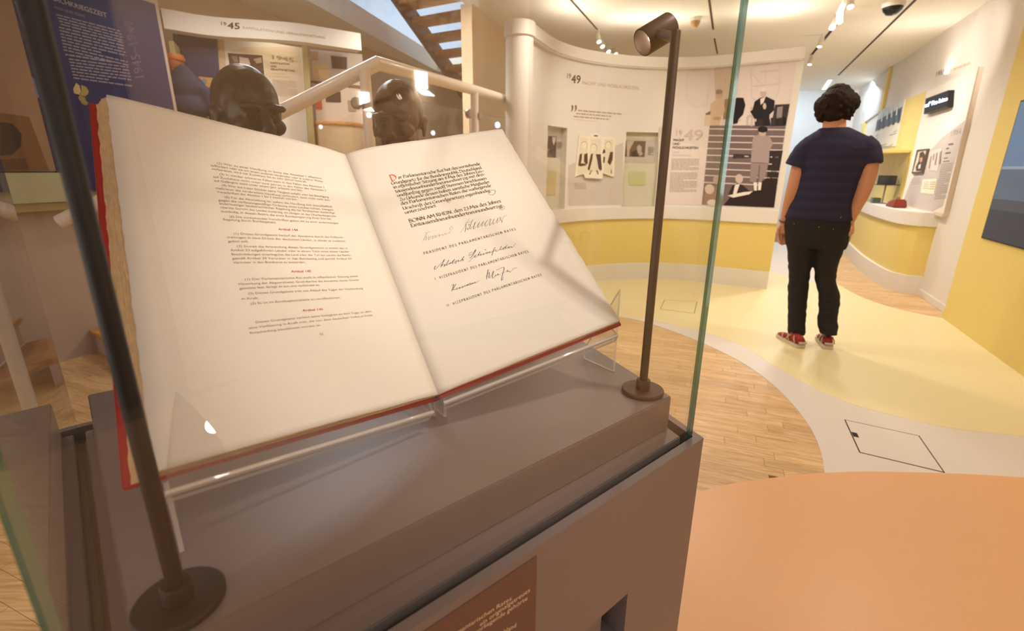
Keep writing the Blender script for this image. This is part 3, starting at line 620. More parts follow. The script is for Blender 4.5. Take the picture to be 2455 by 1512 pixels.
def page(side, u, v, off=0.0):
    a, b_ = ('TL', 'BL') if side < 0 else ('TR', 'BR'); n_ = nL if side < 0 else nR
    top = K['TG'].lerp(K[a], u); bot = K['BG'].lerp(K[b_], u); p = top.lerp(bot, v)
    h = (.0032 if side < 0 else .0062) * (1 - .75 * v) + (.0022 if side < 0 else 0) * v
    wave = .0007 * math.sin(u * 9 + v * 4) + (.0006 * math.sin(v * 11 + 1) * u)
    return p + n_ * (h * bulge(u, 0) + wave * min(1, u * 5) + off)
def page_uv(side, px_, py_):
    u = v = .5
    for _ in range(14):
        q = proj(page(side, u, v)); qu = proj(page(side, u + .004, v)); qv = proj(page(side, u, v + .004))
        a, b_, c, d = (qu[0] - q[0]) / .004, (qv[0] - q[0]) / .004, (qu[1] - q[1]) / .004, (qv[1] - q[1]) / .004
        ex, ey = px_ - q[0], py_ - q[1]; det = a * d - b_ * c
        u += (ex * d - b_ * ey) / det; v += (a * ey - c * ex) / det
    return u, v
m_paper = mat('rag_paper', (226, 220, 211), .75, var=.02, scale=60, bump=.15, bscale=500, spec=.2)
m_paper2 = mat('deckle_paper', (214, 186, 148), .85, var=.22, scale=120, bump=.5, bscale=700, spec=.1)
m_leather = mat('red_leather', (160, 34, 34), .45, var=.12, scale=80, bump=.3, bscale=900, spec=.35)
book = thing('open_book', V((-.14, .66, .95)), 'large open book with cream pages and red leather cover, inside the glass case', 'book')
FAN = (.0095, .0150)
TBL, TBR = .019, .009                                 # thickness of the leaves under each side
def ragged(v, k): return .0016 * noise.noise(V((v * 34, k * 7.3, 0))) + .0009 * noise.noise(V((v * 120, k * 3.1, 5)))
def sheet(side, k, inset_, d0, d1, nu=18, nv=60, fan=(0, 0)):
    def fn(i, j, z):
        u, v = i, j; uu = u * (1 - inset_ + (fan[0] * (1 - v) + fan[1] * v) / .3) + (ragged(v, k) / .3 if u > .99 else 0)
        vv = v + (ragged(u, k + 50) / .45 * (1 if v > .99 or v < .01 else 0)); return page(side, uu, vv, z * (.35 + .65 * min(1, u * 2.5)) if z < 0 else z)
    mb = MB(); mb.grid(lambda i, j: fn(i, j, d0), nu, nv); k0 = len(mb.v); mb.grid(lambda i, j: fn(i, j, d1), nu, nv)
    n1 = (nu + 1) * (nv + 1); rimv = [i for i in range(nu + 1)] + [j * (nu + 1) + nu for j in range(1, nv + 1)] + [nv * (nu + 1) + i for i in range(nu - 1, -1, -1)] + [j * (nu + 1) for j in range(nv - 1, 0, -1)]
    mb.f += [(rimv[a], rimv[(a + 1) % len(rimv)], rimv[(a + 1) % len(rimv)] + n1, rimv[a] + n1) for a in range(len(rimv))]
    return mb
for side, T, nm in ((-1, TBL, 'left'), (1, TBR, 'right')):
    lab(sheet(side, 0, 0, 0, -.0006).build('page', m_paper, book, smooth='all'), nm + ' hand page, cream paper with lettering')
    N_ = 10 if side < 0 else 4; blk = MB()
    for k in range(1, N_ + 1):
        d0 = -.0007 - (T - .0008) * (k - 1) / N_; s_ = sheet(side, k, .003 + .006 * rnd.random(), d0, d0 - (T - .0008) / N_ * .9, 8, 60, (FAN[0] * k / N_, FAN[1] * k / N_) if side < 0 else (.001 * k / N_, .001 * k / N_)); blk.add(s_.v, s_.f)
    stuff(blk.build('page_block', m_paper2, book))
def cover(side):
    T = TBL if side < 0 else TBR; a, b_ = ('TL', 'BL') if side < 0 else ('TR', 'BR'); n_ = nL if side < 0 else nR
    ou = (K[a] - K['TG']).normalized(); dv = (K['BG'] - K['TG']).normalized(); e1, e2 = .0045, .0045
    x1, x2 = (FAN if side < 0 else (.001, .001)); c = [K['TG'] - dv * e2, K[a] + ou * (e1 + x1) - dv * e2, K[b_] + ou * (e1 + x2) + dv * e2, K['BG'] + dv * e2]
    dep = [T * .45, T, T, T * .45]
    hi = [p - n_ * (d + .0004) for p, d in zip(c, dep)]; lo = [p - n_ * .0042 for p in hi]; mb = MB(); mb.hexa(lo, hi); return mb.build('cover', m_leather, book, bevel=.0012), lo
cvL, loL = cover(-1); cvR, loR = cover(1)
sp = MB(); dv = (K['BG'] - K['TG']).normalized(); nn = (nL + nR).normalized()
sp.tube([K['TG'] - dv * .004 - nn * .0095, K['BG'] + dv * .004 - nn * .0095], .0055, 12); sp.build('spine', m_leather, book, smooth=True)
hb_ = MB(); hb_.tube([K['BG'] - nn * .0035 - dv * .002, K['BG'] - nn * .0045 + dv * .0035], .0032, 10); lab(hb_.build('headband', mat('dark_headband', (44, 34, 70), .8), book, smooth=True), 'dark blue headband at the foot of the spine')

LEFT_TXT = [
 ('(2) Wer zu einer Handlung im Sinne des Absatzes 1 öffentlich', 519.8, 393.2, 771.9, 429.9), ('auffordert oder sie mit einem anderen verabredet oder in anderer Weise', 504.9, 398.6, 774.3, 437),
 ('vorbereitet, wird mit Zuchthaus bis zu zehn Jahren bestraft.', 507.3, 406.9, 736, 438.2), ('(3) In minder schweren Fällen kann in den Fällen des Absatzes 1', 525.7, 419.4, 779, 451.3),
 ('auf Zuchthaus nicht unter zwei Jahren, in den Fällen des Absatzes 2', 510.8, 426, 782.6, 458.8), ('auf Gefängnis nicht unter einem Jahr erkannt werden.', 513.2, 434.9, 726.7, 458.8),
 ('(4) Wer aus freien Stücken seine Tätigkeit aufgibt oder bei Beteiligung', 531.7, 446.2, 788.6, 474.5), ('mehrerer die verabredete Handlung verhindert, kann nicht nach den', 517.4, 453.3, 791, 481.7),
 ('Vorschriften der Absätze 1 bis 3 bestraft werden.', 520.4, 462.3, 713.6, 480.5), ('(5) Für die Aburteilung ist, sofern die Handlung sich ausschließlich', 538.2, 474.8, 796.9, 497.7),
 ('gegen die verfassungsmäßige Ordnung eines Landes richtet, mangels', 523.9, 481.9, 799.9, 505.2), ('anderweitiger landesrechtlicher Regelung das für Strafsachen zuständige', 525.7, 490.2, 802.9, 512.4),
 ('oberste Gericht des Landes zuständig. Im übrigen ist das Oberlandesgericht', 527.9, 499.2, 805.8, 520.4), ('zuständig, in dessen Bezirk die erste Bundesregierung ihren Sitz hat.', 529.9, 508.7, 795.7, 526.9),
 ('(6) Die vorstehenden Vorschriften gelten bis zu einer anderweitigen', 549.5, 521.2, 812.4, 537), ('Regelung durch Bundesgesetz.', 534.6, 528.3, 663.2, 535.5),
 ('*Artikel 144', 667.7, 551.7, 714.8, 553.7), ('(1) Dieses Grundgesetz bedarf der Annahme durch die Volksver-', 559.8, 562.3, 825.9, 570.8),
 ('tretungen in zwei Drittel der deutschen Länder, in denen es zunächst', 544.4, 570.8, 827.9, 579.8), ('gelten soll.', 546.9, 580.7, 596.5, 581.2),
 ('(2) Soweit die Anwendung dieses Grundgesetzes in einem der in', 567.2, 592.6, 834.8, 596.8), ('Artikel 23 aufgeführten Länder oder in einem Teile eines dieser Länder', 552.8, 602, 837.8, 605),
 ('Beschränkungen unterliegt,hat das Land oder der Teil des Landes das Recht,', 554.8, 612, 841.3, 613.5), ('gemäß Artikel 38 Vertreter in den Bundestag und gemäß Artikel 50', 556.8, 621.8, 843.8, 621.9),
 ('Vertreter in den Bundesrat zu entsenden.', 559.8, 631.8, 733.6, 630.6), ('*Artikel 145', 698.4, 653.2, 746.5, 652.2),
 ('(1) Der Parlamentarische Rat stellt in öffentlicher Sitzung unter', 586.4, 672.3, 859.2, 663.7), ('Mitwirkung der Abgeordneten Groß-Berlins die Annahme dieses Grund-', 571.8, 683.7, 861.8, 672.7),
 ('gesetzes fest, fertigt es aus und verkündet es.', 574, 693.9, 767.6, 684.9), ('(2) Dieses Grundgesetz tritt mit Ablauf des Tages der Verkündung', 594.9, 706.2, 870.3, 692.8),
 ('in Kraft.', 579.1, 718.6, 620.7, 716.6), ('(3) Es ist im Bundesgesetzblatte zu veröffentlichen.', 600.5, 730.4, 817.4, 715), ('*Artikel 146', 725.8, 746.8, 775, 743.1),
 ('Dieses Grundgesetz verliert seine Gültigkeit an dem Tage, an dem', 612.3, 774.8, 891, 747.9), ('eine Verfassung in Kraft tritt, die von dem deutschen Volke in freier', 596, 788.9, 894.7, 756.9),
 ('Entscheidung beschlossen worden ist.', 598.8, 800.7, 769.8, 781.2), ('52', 766.6, 803.4, 776.1, 802.9)]
lt = MB(); pgL = lambda u, v: page(-1, u, v, .0003); pgR = lambda u, v: page(1, u, v, .0003)
def dvpx(side, u, v):
    a, b_ = proj(page(side, u, v)), proj(page(side, u, v + .01)); return math.hypot(a[0] - b_[0], a[1] - b_[1]) / .01
for s_, x0, y0, x1, y1 in LEFT_TXT:
    A_ = page_uv(-1, x0, y0); B_ = page_uv(-1, x1, y1); h = 5.6 / dvpx(-1, *A_)
    red = s_[0] == '*'; put_text(lt, s_.lstrip('*'), (214, 70, 40) if red else (138, 126, 98), A_, B_, (A_[0], A_[1] - h), pgL, bold=.012 if red else .0)
lab(lt.build('printed_text', m_print, book), 'grey printed articles with red headings on the left page')
RT = [('er Parlamentarische Rat hat das vorstehende', 955.7, 429, 1152.3, 395.3), ('Grundgesetz für die Bundesrepublik Deutschland', 938.9, 443, 1155.3, 404.7), ('in öffentlicher Sitzung am 8.Mai des Jahres Ein-', 943.8, 452.4, 1159, 412.5),
 ('tausendneunhundertneunundvierzig mit drei-', 948.3, 462.3, 1164, 420), ('undfünfzig gegen zwölf Stimmen beschlossen.', 952.7, 472.2, 1170, 429.5), ('Zu Urkunde dessen haben sämtliche Mitglieder', 958.7, 482, 1175, 438.5),
 ('des Parlamentarischen Rates die vorliegende', 962, 491.5, 1178.6, 447.4), ('Urschrift des Grundgesetzes eigenhändig', 966.6, 503, 1176, 459), ('unterzeichnet.', 971.6, 513, 1049, 495),
 ('BONN AM RHEIN, den 23.Mai des Jahres', 981.4, 533.8, 1202, 484.8), ('Eintausendneunhundertneunundvierzig', 985.8, 544.8, 1205, 496)]
rt = MB(); INK = (84, 72, 38)
for i, (s_, x0, y0, x1, y1) in enumerate(RT):
    A_ = page_uv(1, x0, y0); B_ = page_uv(1, x1, y1); h = (5.1 if i < 9 else 5.9) / dvpx(1, *A_)
    put_nib(rt, s_, INK, A_, B_, (A_[0], A_[1] - h), pgR, 10.0, nib=.95)
A_ = page_uv(1, 937.6, 434); B_ = page_uv(1, 953.5, 431); h = 15.0 / dvpx(1, *A_)
put_nib(rt, 'D', (226, 92, 24), A_, B_, (A_[0], A_[1] - h), pgR, 15.0, nib=1.0)
for s_, x0, y0, x1, y1 in (('PRÄSIDENT DES PARLAMENTARISCHEN RATES', 1016.6, 610.2, 1237, 551.3), ('I. VIZEPRÄSIDENT DES PARLAMENTARISCHEN RATES', 1044, 671.2, 1267.3, 605), ('II. VIZEPRÄSIDENT DES PARLAMENTARISCHEN RATES', 1072.2, 735.4, 1298.8, 660.7)):
    A_ = page_uv(1, x0, y0); B_ = page_uv(1, x1, y1); h = 6.2 / dvpx(1, *A_)
    put_nib(rt, s_, (84, 76, 52), A_, B_, (A_[0], A_[1] - h), pgR, 15.0, nib=1.15, track=5.0)
def pen(mb, strokes, ox, oy, sc_, col, wpx):
    for st in strokes:
        pts = catmull([V((ox + x / sc_, oy + y / sc_, 0)) for x, y in st], 5); uv = [page_uv(1, p.x, p.y) for p in pts]
        for (u0, v0), (u1, v1), p0, p1 in zip(uv[:-1], uv[1:], pts[:-1], pts[1:]):
            a, b_ = page(1, u0, v0, .0003), page(1, u1, v1, .0003); d = (b_ - a)
            if d.length < 1e-7: continue
            down = max(0, (p1.y - p0.y) / max(1e-6, (p1 - p0).length)); w_ = wpx * (.62 + .75 * down) * .00033
            s_ = d.normalized().cross(nR) * w_; e_ = d.normalized() * w_ * .5; mb.paint([a - s_ - e_, b_ - s_ + e_, b_ + s_ + e_, a + s_ - e_], col)
# flourishes of the calligraphy
pen(rt, [[(1160, 860), (1200, 870), (1250, 860), (1285, 900), (1250, 960), (1190, 980), (1125, 960), (1125, 920), (1165, 900)], [(1395, 1290), (1400, 1330), (1450, 1340), (1510, 1300), (1500, 1260), (1450, 1240), (1400, 1270)], [(370, 1040), (420, 1060), (480, 1070), (545, 1045)], [(120, 1120), (115, 1150), (150, 1168), (200, 1150), (210, 1110)], [(945, 425), (990, 405), (1000, 380)]], 1060, 370, 10.078, INK, .8)
pen(rt, [[(350, 1000), (450, 955), (530, 920)], [(385, 960), (345, 1090), (240, 1300)], [(240, 1300), (330, 1140), (385, 1130), (370, 1200), (345, 1280)], [(560, 1140), (490, 1140), (455, 1250), (510, 1220), (560, 1140), (640, 1110), (620, 1215), (690, 1160), (700, 1080), (760, 1100), (750, 1165), (830, 1080), (910, 1040), (880, 1120), (960, 1060), (1040, 1040), (1040, 1090), (1130, 1020), (1130, 980), (1160, 1035), (1270, 970), (1295, 1000)], [(1295, 1000), (1380, 850), (1440, 760), (1400, 720), (1340, 760), (1310, 820), (1345, 860)]], 1000, 500, 16.8, (120, 116, 104), .62)
pen(rt, [[(235, 945), (470, 560), (565, 415)], [(390, 580), (510, 545), (630, 515)], [(450, 600), (440, 740), (400, 920)], [(440, 800), (510, 780), (510, 840)], [(510, 840), (600, 640), (560, 610), (550, 660)], [(715, 430), (660, 540), (610, 700), (610, 810), (700, 720), (740, 700)], [(740, 700), (830, 550), (790, 560), (740, 760), (760, 800), (900, 640), (980, 530), (920, 650), (920, 750), (1080, 560), (1130, 500), (1070, 620), (1070, 690), (1200, 560), (1290, 450), (1200, 580), (1200, 670), (1240, 680), (1340, 560), (1355, 440)], [(1355, 440), (1420, 410), (1380, 560), (1380, 660), (1500, 520), (1560, 410), (1510, 500), (1515, 615), (1640, 480), (1700, 370), (1650, 540), (1680, 550), (1790, 450)], [(1790, 450), (1830, 370), (1800, 330), (1770, 370), (1800, 430), (1860, 490), (1850, 555)], [(1850, 555), (1910, 330), (2050, 250)]], 1090, 500, 16.37, (66, 64, 62), .75)
pen(rt, [[(150, 720), (120, 780), (140, 805), (260, 690), (380, 550)], [(380, 550), (340, 640), (290, 745)], [(290, 745), (330, 690), (300, 700), (380, 680), (370, 735), (430, 650)], [(490, 570), (430, 690), (440, 700), (540, 630)], [(540, 630), (510, 665), (560, 640), (580, 610), (640, 555), (580, 640), (600, 655), (680, 590)], [(690, 590), (655, 670)], [(680, 600), (740, 570), (730, 610), (790, 590)], [(880, 475), (790, 600)], [(800, 580), (850, 550), (850, 585), (890, 545)],
 [(1180, 300), (1100, 410), (1010, 450), (1020, 400), (1090, 360)], [(1180, 310), (1170, 340), (1110, 440), (1040, 520), (1015, 490)], [(1000, 620), (1120, 500), (1190, 430), (1150, 480), (1170, 500), (1260, 430)], [(1290, 360), (1240, 450), (1320, 410), (1300, 455), (1390, 400)], [(1390, 400), (1370, 430), (1420, 410), (1430, 380), (1480, 370), (1450, 410), (1540, 350), (1520, 390), (1620, 340)], [(1410, 295), (1440, 315)], [(1690, 245), (1650, 280), (1590, 450)], [(1620, 350), (1700, 300), (1690, 330), (1720, 345), (1800, 290)], [(1840, 215), (1800, 300), (1860, 290), (1940, 230), (1880, 270), (1900, 295), (1960, 250)], [(1980, 190), (1940, 260), (2000, 265), (2050, 220), (2010, 240), (2030, 265), (2090, 220), (2110, 250), (2205, 140)],
 [(1525, 825), (1490, 835), (1460, 1055)], [(1440, 995), (1525, 880), (1520, 1010), (1545, 1020), (1635, 850), (1600, 1000), (1630, 1025), (1700, 950), (1670, 990), (1740, 930), (1760, 920), (1740, 955), (1810, 935)], [(1710, 825), (1880, 755), (1905, 790), (1870, 920), (1840, 1075), (1870, 1070), (1890, 1005)], [(1840, 905), (1920, 880), (2000, 830), (1990, 870), (2040, 850), (2065, 880), (2140, 790), (2225, 770)]], 1030, 570, 10.674, (48, 48, 74), .95)
pen(rt, [[(200, 525), (260, 490), (215, 645)], [(310, 475), (250, 600), (300, 600), (350, 560), (320, 590), (345, 600), (400, 550), (390, 580), (470, 530)], [(470, 530), (460, 560), (520, 510), (510, 530), (570, 490), (560, 520), (620, 470)], [(640, 455), (590, 490), (620, 500), (660, 460), (650, 490), (700, 450), (690, 475), (750, 430), (740, 460), (800, 430), (840, 400)]], 1060, 630, 9.442, (48, 46, 84), .95)
lab(rt.build('handwriting', m_print, book), 'calligraphy and three ink signatures on the right page')
# stitching specks in the gutter
# ------------------------------------------------------------------ acrylic book stand
m_acr = glassmat('acrylic', (.97, .975, .98), .05, body=.035, bodycol=(.8, .8, .82))
m_acre = glassmat('acrylic_edge', (.9, .9, .9), .15, body=.55, bodycol=(.75, .72, .68))
stand = thing('book_stand', V((-.1, .62, ZT)), 'clear acrylic cradle stand propping up the open book', 'stand')
def slab(mb, quad, nrm, th):
    lo = [V(p) for p in quad]; hi = [p + nrm * th for p in lo]; mb.add(lo + hi, [(3, 2, 1, 0), (4, 5, 6, 7)], 0); mb.add(lo + hi, [(0, 1, 5, 4), (1, 2, 6, 5), (2, 3, 7, 6), (3, 0, 4, 7)], 1)
def on_plane(px_, p0, n_): d = ray(*px_); return EYE + d * ((p0 - EYE).dot(n_) / d.dot(n_))
for side, lo, n_, e0p, e1p, feet in ((-1, loL, nL, (1040, 986), (396, 1181), ((1046, 997), (431, 1326))), (1, loR, nR, (1064, 965), (1481, 802), ((1064, 1000), (1474, 890)))):
    p0 = lo[3] - n_ * .0015; E0, E1 = on_plane(e0p, p0, n_), on_plane(e1p, p0, n_); dvn = (lo[3] - lo[0]).normalized()
    mb = MB(); slab(mb, [E0.lerp(E1, .06) - dvn * .28, E0.lerp(E1, .80) - dvn * .28, E1, E0], -n_, .004); mb.build('back_plate', [m_acr, m_acre], stand)
    mb = MB(); mb.tube([E0 - n_ * .002, E1 - n_ * .002], .0028, 10); mb.build('bent_edge', m_acre, stand, smooth=True)
    mb = MB(); slab(mb, [E0 - n_ * .004, E1 - n_ * .004, E1 - n_ * .016 + dvn * .002, E0 - n_ * .016 + dvn * .002], dvn, .003); mb.build('turned_lip', [m_acr, m_acre], stand)
    for E_, fp_, sg in ((E0, feet[0], 1), (E1, feet[1], -1)):
        F_ = onz(fp_[0], fp_[1], ZT + .0005); back = (onz(1375, 845, ZT) - onz(1474, 890, ZT)).normalized() if side > 0 else (onz(1375, 845, ZT) - onz(1474, 890, ZT)).normalized() * .4 + EY * .6; ou = (E1 - E0).normalized() * sg
        top = V((F_.x, F_.y, 0)); top.z = (p0 - V((F_.x, F_.y, 0))).dot(n_) / n_.z - .004 / n_.z; rear = F_ + back * .075
        rt_ = V((rear.x, rear.y, 0)); rt_.z = min((p0 - rt_).dot(n_) / n_.z - .004 / n_.z, ZT + .02)
        mb = MB(); slab(mb, [F_, rear, rt_, top], V((ou.x, ou.y, 0)).normalized(), .004); mb.build('side_support', [m_acr, m_acre], stand)

# ================================================================== READING LAMPS
def case_lamp(basep, head_c, aim, m, label, pole_top):
    t = thing('case_lamp', basep, label, 'lamp', None)
    B = V(basep); mb = MB(); mb.lathe([(.0, 0), (.0312, 0), (.0322, .0012), (.0322, .0062), (.0312, .0074), (.0, .0074)], B, n=48); mb.build('base', m, t, smooth=True)
    mb = MB(); mb.lathe([(0, .0074), (.0108, .0074), (.0108, .021), (.0100, .0222), (0, .0222)], B, n=32); mb.build('collar', m, t, smooth=True)
    mb = MB(); mb.lathe([(0, .022), (.0062, .022), (.0062, pole_top), (.0055, pole_top + .001), (0, pole_top + .001)], B, n=20); mb.build('pole', m, t, smooth=True)
    H = V(head_c); ax = (V(aim) - H).normalized(); T_ = B + V((0, 0, pole_top - .007))
    mb = MB(); mb.tube([T_, H + (T_ - H).normalized() * .016], .0065, 16); mb.build('joint', m, t, smooth=True)
    mb = MB(); r_ = .0205; mb.lathe([(0, -.0245), (r_ - .0015, -.0245), (r_, -.023), (r_, .030), (r_ - .0008, .031), (r_ - .0022, .031), (r_ - .0024, .022), (.012, .010), (0, .010)], H, ax, n=48); hd = mb.build('lamp_head', m, t, smooth=True)
    mb = MB(); mb.lathe([(0, .0105), (.011, .0105), (.0085, .0125), (0, .0135)], H, ax, n=24); lab(mb.build('light_source', mat('warm_led', (255, 236, 205), .4, emit=14), hd, smooth=True), 'glowing warm light source')
    return H + ax * .036, ax
fp = onz(1540, 940, ZT); baseR = V((fp.x, fp.y, ZT))
headR = at(1577, 80, (baseR - EYE).dot(fwd) - .010); mid = page(-1, .08, .45)
# pole height from the photo
zt_ = ZT
while proj(V((baseR.x, baseR.y, zt_)))[1] > 79: zt_ += .002
bL = onz(433, 1448, ZT); baseL = V((bL.x, bL.y, ZT))
pR, aR = case_lamp(baseR, headR, page(-1, .25, .40), m_bronze, 'dark brown pole lamp at the right front corner of the plinth', zt_ - ZT)
headL = baseL + V((.036, .036, zt_ - ZT + .004))
pL, aL = case_lamp(baseL, headL, page(1, .42, .42), m_black, 'black pole lamp close to the lens at the left front corner of the plinth', zt_ - ZT)
lamp('case_lamp_beam', 'SPOT', pR, 1.0, (1, .90, .74), page(-1, .18, .42), .008, 75, .9)
lamp('case_lamp_beam', 'SPOT', pL, 1.2, (1, .90, .74), page(1, .30, .42), .008, 75, .9)

# ================================================================== CURVED DISPLAY WALL
CWP = catmull([V((x, y, 0)) for x, y in ((.15, 4.50), (.21, 4.63), (.36, 4.97), (.51, 5.21), (.69, 5.40), (.88, 5.54), (1.12, 5.66), (1.36, 5.74), (1.64, 5.78), (1.90, 5.77), (2.13, 5.70), (2.35, 5.58), (2.57, 5.44), (2.87, 5.28))], 5)
def nrm_of(P, i):
    a = P[max(0, i - 1)]; b_ = P[min(len(P) - 1, i + 1)]; d = (b_ - a).normalized(); return V((-d.y, d.x, 0))   # away from viewer
CWN = [nrm_of(CWP, i) for i in range(len(CWP))]
def cw_off(d): return [p + n_ * d for p, n_ in zip(CWP, CWN)]
def cw_px(x, y, off=0.0):
    d = ray(x, y); P = cw_off(off); best = None
    for i in range(len(P) - 1):
        a, b_ = P[i], P[i + 1]; e_ = b_ - a; den = d.x * e_.y - d.y * e_.x
        if abs(den) < 1e-9: continue
        t = (a.x * e_.y - a.y * e_.x) / den; s_ = (a.x * d.y - a.y * d.x) / den
        if t > 0 and -.001 <= s_ <= 1.001: best = t if best is None else max(best, t)
    if best is None:
        i = 0 if x < 1500 else len(P) - 2; a, b_ = P[i], P[i + 1]; e_ = b_ - a; den = d.x * e_.y - d.y * e_.x; best = (a.x * e_.y - a.y * e_.x) / den
    return EYE + d * best
def cw_t(x, y=400, off=0.0):                     # index (float) along the curve under a photo column
    p = cw_px(x, y, off); P = cw_off(off); best = (9, 0)
    for i in range(len(P) - 1):
        e_ = P[i + 1] - P[i]; s_ = max(0, min(1, (V((p.x, p.y, 0)) - P[i]).dot(e_) / e_.length_squared)); dd = (P[i] + e_ * s_ - V((p.x, p.y, 0))).length
        if dd < best[0]: best = (dd, i + s_)
    return best[1]
def cw_at(t, off, z):
    i = min(int(t), len(CWP) - 2); f_ = t - i; return CWP[i].lerp(CWP[i + 1], f_) + CWN[i].lerp(CWN[i + 1], f_) * off + V((0, 0, z))
cwall = thing('curved_display_wall', (1.5, 5.7, 0), 'white curved display wall with yellow base behind the right lamp', 'display wall')
WBK = .17
def cw_band(name, off0, z0, z1, m, t0=0, t1=None, back=WBK, bevel=0):
    t1 = len(CWP) - 1 if t1 is None else t1; ts = [t0] + [t for t in range(len(CWP)) if t0 < t < t1] + [t1]; mb = MB()
    prof = [(off0, z0), (back, z0), (back, z1), (off0, z1)]; n_ = 4; vs = []
    for t in ts: vs += [cw_at(t, o, z) for o, z in prof]
    m_ = len(ts); fs = [(i * 4 + j, i * 4 + (j + 1) % 4, (i + 1) * 4 + (j + 1) % 4, (i + 1) * 4 + j) for i in range(m_ - 1) for j in range(4)]
    fs += [(3, 2, 1, 0), tuple((m_ - 1) * 4 + j for j in range(4))]; mb.add(vs, fs); return mb.build(name, m, cwall, smooth=True, bevel=bevel)
cw_band('kick_base', 0, 0, .20, m_white); cw_band('yellow_front', .03, .20, .73, m_yellow); cw_band('counter_band', 0, .73, .872, m_white, bevel=.004); cw_band('top_cap', 0, 2.335, 2.45, m_white, bevel=.012)
# upper panel with the two niches cut out
OFF = .05
n1 = (cw_t(1311, 400, OFF), cw_t(1357, 400, OFF)); n2 = (cw_t(1496, 400, OFF), cw_t(1578, 400, OFF))
zn1 = cw_px(1330, 303, OFF).z; zn2 = cw_px(1540, 317, OFF).z
ts = sorted(set([float(i) for i in range(len(CWP))] + list(n1) + list(n2))); zs = sorted({.872, zn1, zn2, 2.335})
mb = MB()
def inn(t, z): return (n1[0] < t < n1[1] and z < zn1) or (n2[0] < t < n2[1] and z < zn2)
for a, c in zip(ts[:-1], ts[1:]):
    for z0, z1 in zip(zs[:-1], zs[1:]):
        if inn((a + c) / 2, (z0 + z1) / 2): continue
        mb.add([cw_at(a, OFF, z0), cw_at(c, OFF, z0), cw_at(c, OFF, z1), cw_at(a, OFF, z1)], [(0, 1, 2, 3)])
mb.add([cw_at(len(CWP) - 1, OFF, .872), cw_at(len(CWP) - 1, WBK, .872), cw_at(len(CWP) - 1, WBK, 2.335), cw_at(len(CWP) - 1, OFF, 2.335)], [(0, 1, 2, 3)])
for a, c in zip(ts[:-1], ts[1:]): mb.add([cw_at(a, WBK, .872), cw_at(a, WBK, 2.335), cw_at(c, WBK, 2.335), cw_at(c, WBK, .872)], [(0, 1, 2, 3)])
mb.build('wall_panel', m_white, cwall, recalc=False)
NB = OFF + .075
for (a, c), zt_, lb in ((n1, zn1, 'left'), (n2, zn2, 'right')):
    mb = MB(); q = lambda t, o, z: cw_at(t, o, z)
    for quad in ([q(a, OFF, .872), q(a, NB, .872), q(a, NB, zt_), q(a, OFF, zt_)], [q(c, OFF, .872), q(c, OFF, zt_), q(c, NB, zt_), q(c, NB, .872)], [q(a, OFF, zt_), q(a, NB, zt_), q(c, NB, zt_), q(c, OFF, zt_)], [q(a, NB, .872), q(c, NB, .872), q(c, NB, zt_), q(a, NB, zt_)], [q(a, OFF, .874), q(c, OFF, .874), q(c, NB, .874), q(a, NB, .874)]):
        mb.add(quad, [(0, 1, 2, 3)])
    nich = mb.build('niche', mat('niche_lining', (214, 208, 190), .6), cwall, recalc=False)
    mb = MB(); mb.add([q(a, OFF + .012, .874), q(c, OFF + .012, .874), q(c, OFF + .012, zt_), q(a, OFF + .012, zt_)], [(0, 1, 2, 3)]); mb.build('niche_glass', MATS['case_glass'], nich)
# rounded pillar end on the left
mb = MB(); PC = V((.050, 4.545, 0)); mb.lathe([(0, 0), (.118, 0), (.118, 2.335), (0, 2.335)], PC, n=40); mb.build('pillar', m_white, cwall, smooth=True)
mb = MB(); mb.lathe([(0, 2.335), (.126, 2.335), (.132, 2.341), (.132, 2.443), (.124, 2.45), (0, 2.45)], PC, n=40); mb.build('pillar_cap', m_white, cwall, smooth=True)
# lettering and graphics on the curved wall
pr = MB(); s0 = lambda x, y: cw_px(x, y, OFF - .0012); s1_ = lambda x, y: cw_px(x, y, OFF - .002)
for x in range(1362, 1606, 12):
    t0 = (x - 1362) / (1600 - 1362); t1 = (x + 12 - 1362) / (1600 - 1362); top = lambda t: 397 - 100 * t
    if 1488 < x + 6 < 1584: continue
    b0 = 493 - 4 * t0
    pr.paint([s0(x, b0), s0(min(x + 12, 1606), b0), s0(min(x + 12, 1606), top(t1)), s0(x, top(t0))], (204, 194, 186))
k1 = lambda x, y: (1180 + x / 5.04, y / 5.04)
def ptx(mb, s_, col, a, b_, cap_, fn, km, lean=0, **kw):
    A_, B_ = km(*a), km(*b_); C_ = km(a[0] + lean, a[1] - cap_); put_text(mb, s_, col, A_, B_, C_, fn, **kw)
ptx(pr, '19', (84, 66, 44), (893, 945), (952, 950), 66, s0, k1, 3, bold=.012); ptx(pr, '49', (84, 66, 44), (955, 1000), (1070, 1010), 104, s0, k1, 4, bold=.02)
ptx(pr, 'MACHT UND MÖGLICHKEITEN', (178, 156, 126), (1085, 1020), (1775, 1086), 42, s0, k1, 2)
for dx in (0, 42): pr.paint([s0(*k1(x + dx, y)) for x, y in ((958, 1272), (975, 1268), (982, 1290), (976, 1325), (950, 1358), (962, 1315), (958, 1295))], (112, 92, 70))
rr = random.Random(11)
for i, (xa, ya, xb) in enumerate(((1035, 1325, 1570), (1015, 1362, 1440), (985, 1398, 1420))): lines_of_bars(pr, lambda x, y: s0(*k1(x, y)), xa, ya, xb, ya + 22, 1, (176, 156, 128), slope=.085, fill=.75, rnd=rr)
lines_of_bars(pr, lambda x, y: s0(*k1(x, y)), 985, 1440, 1270, 1450, 1, (200, 182, 156), slope=.09, rnd=rr)
k7 = lambda x, y: (1280 + x / 4.319, 160 + y / 4.319)
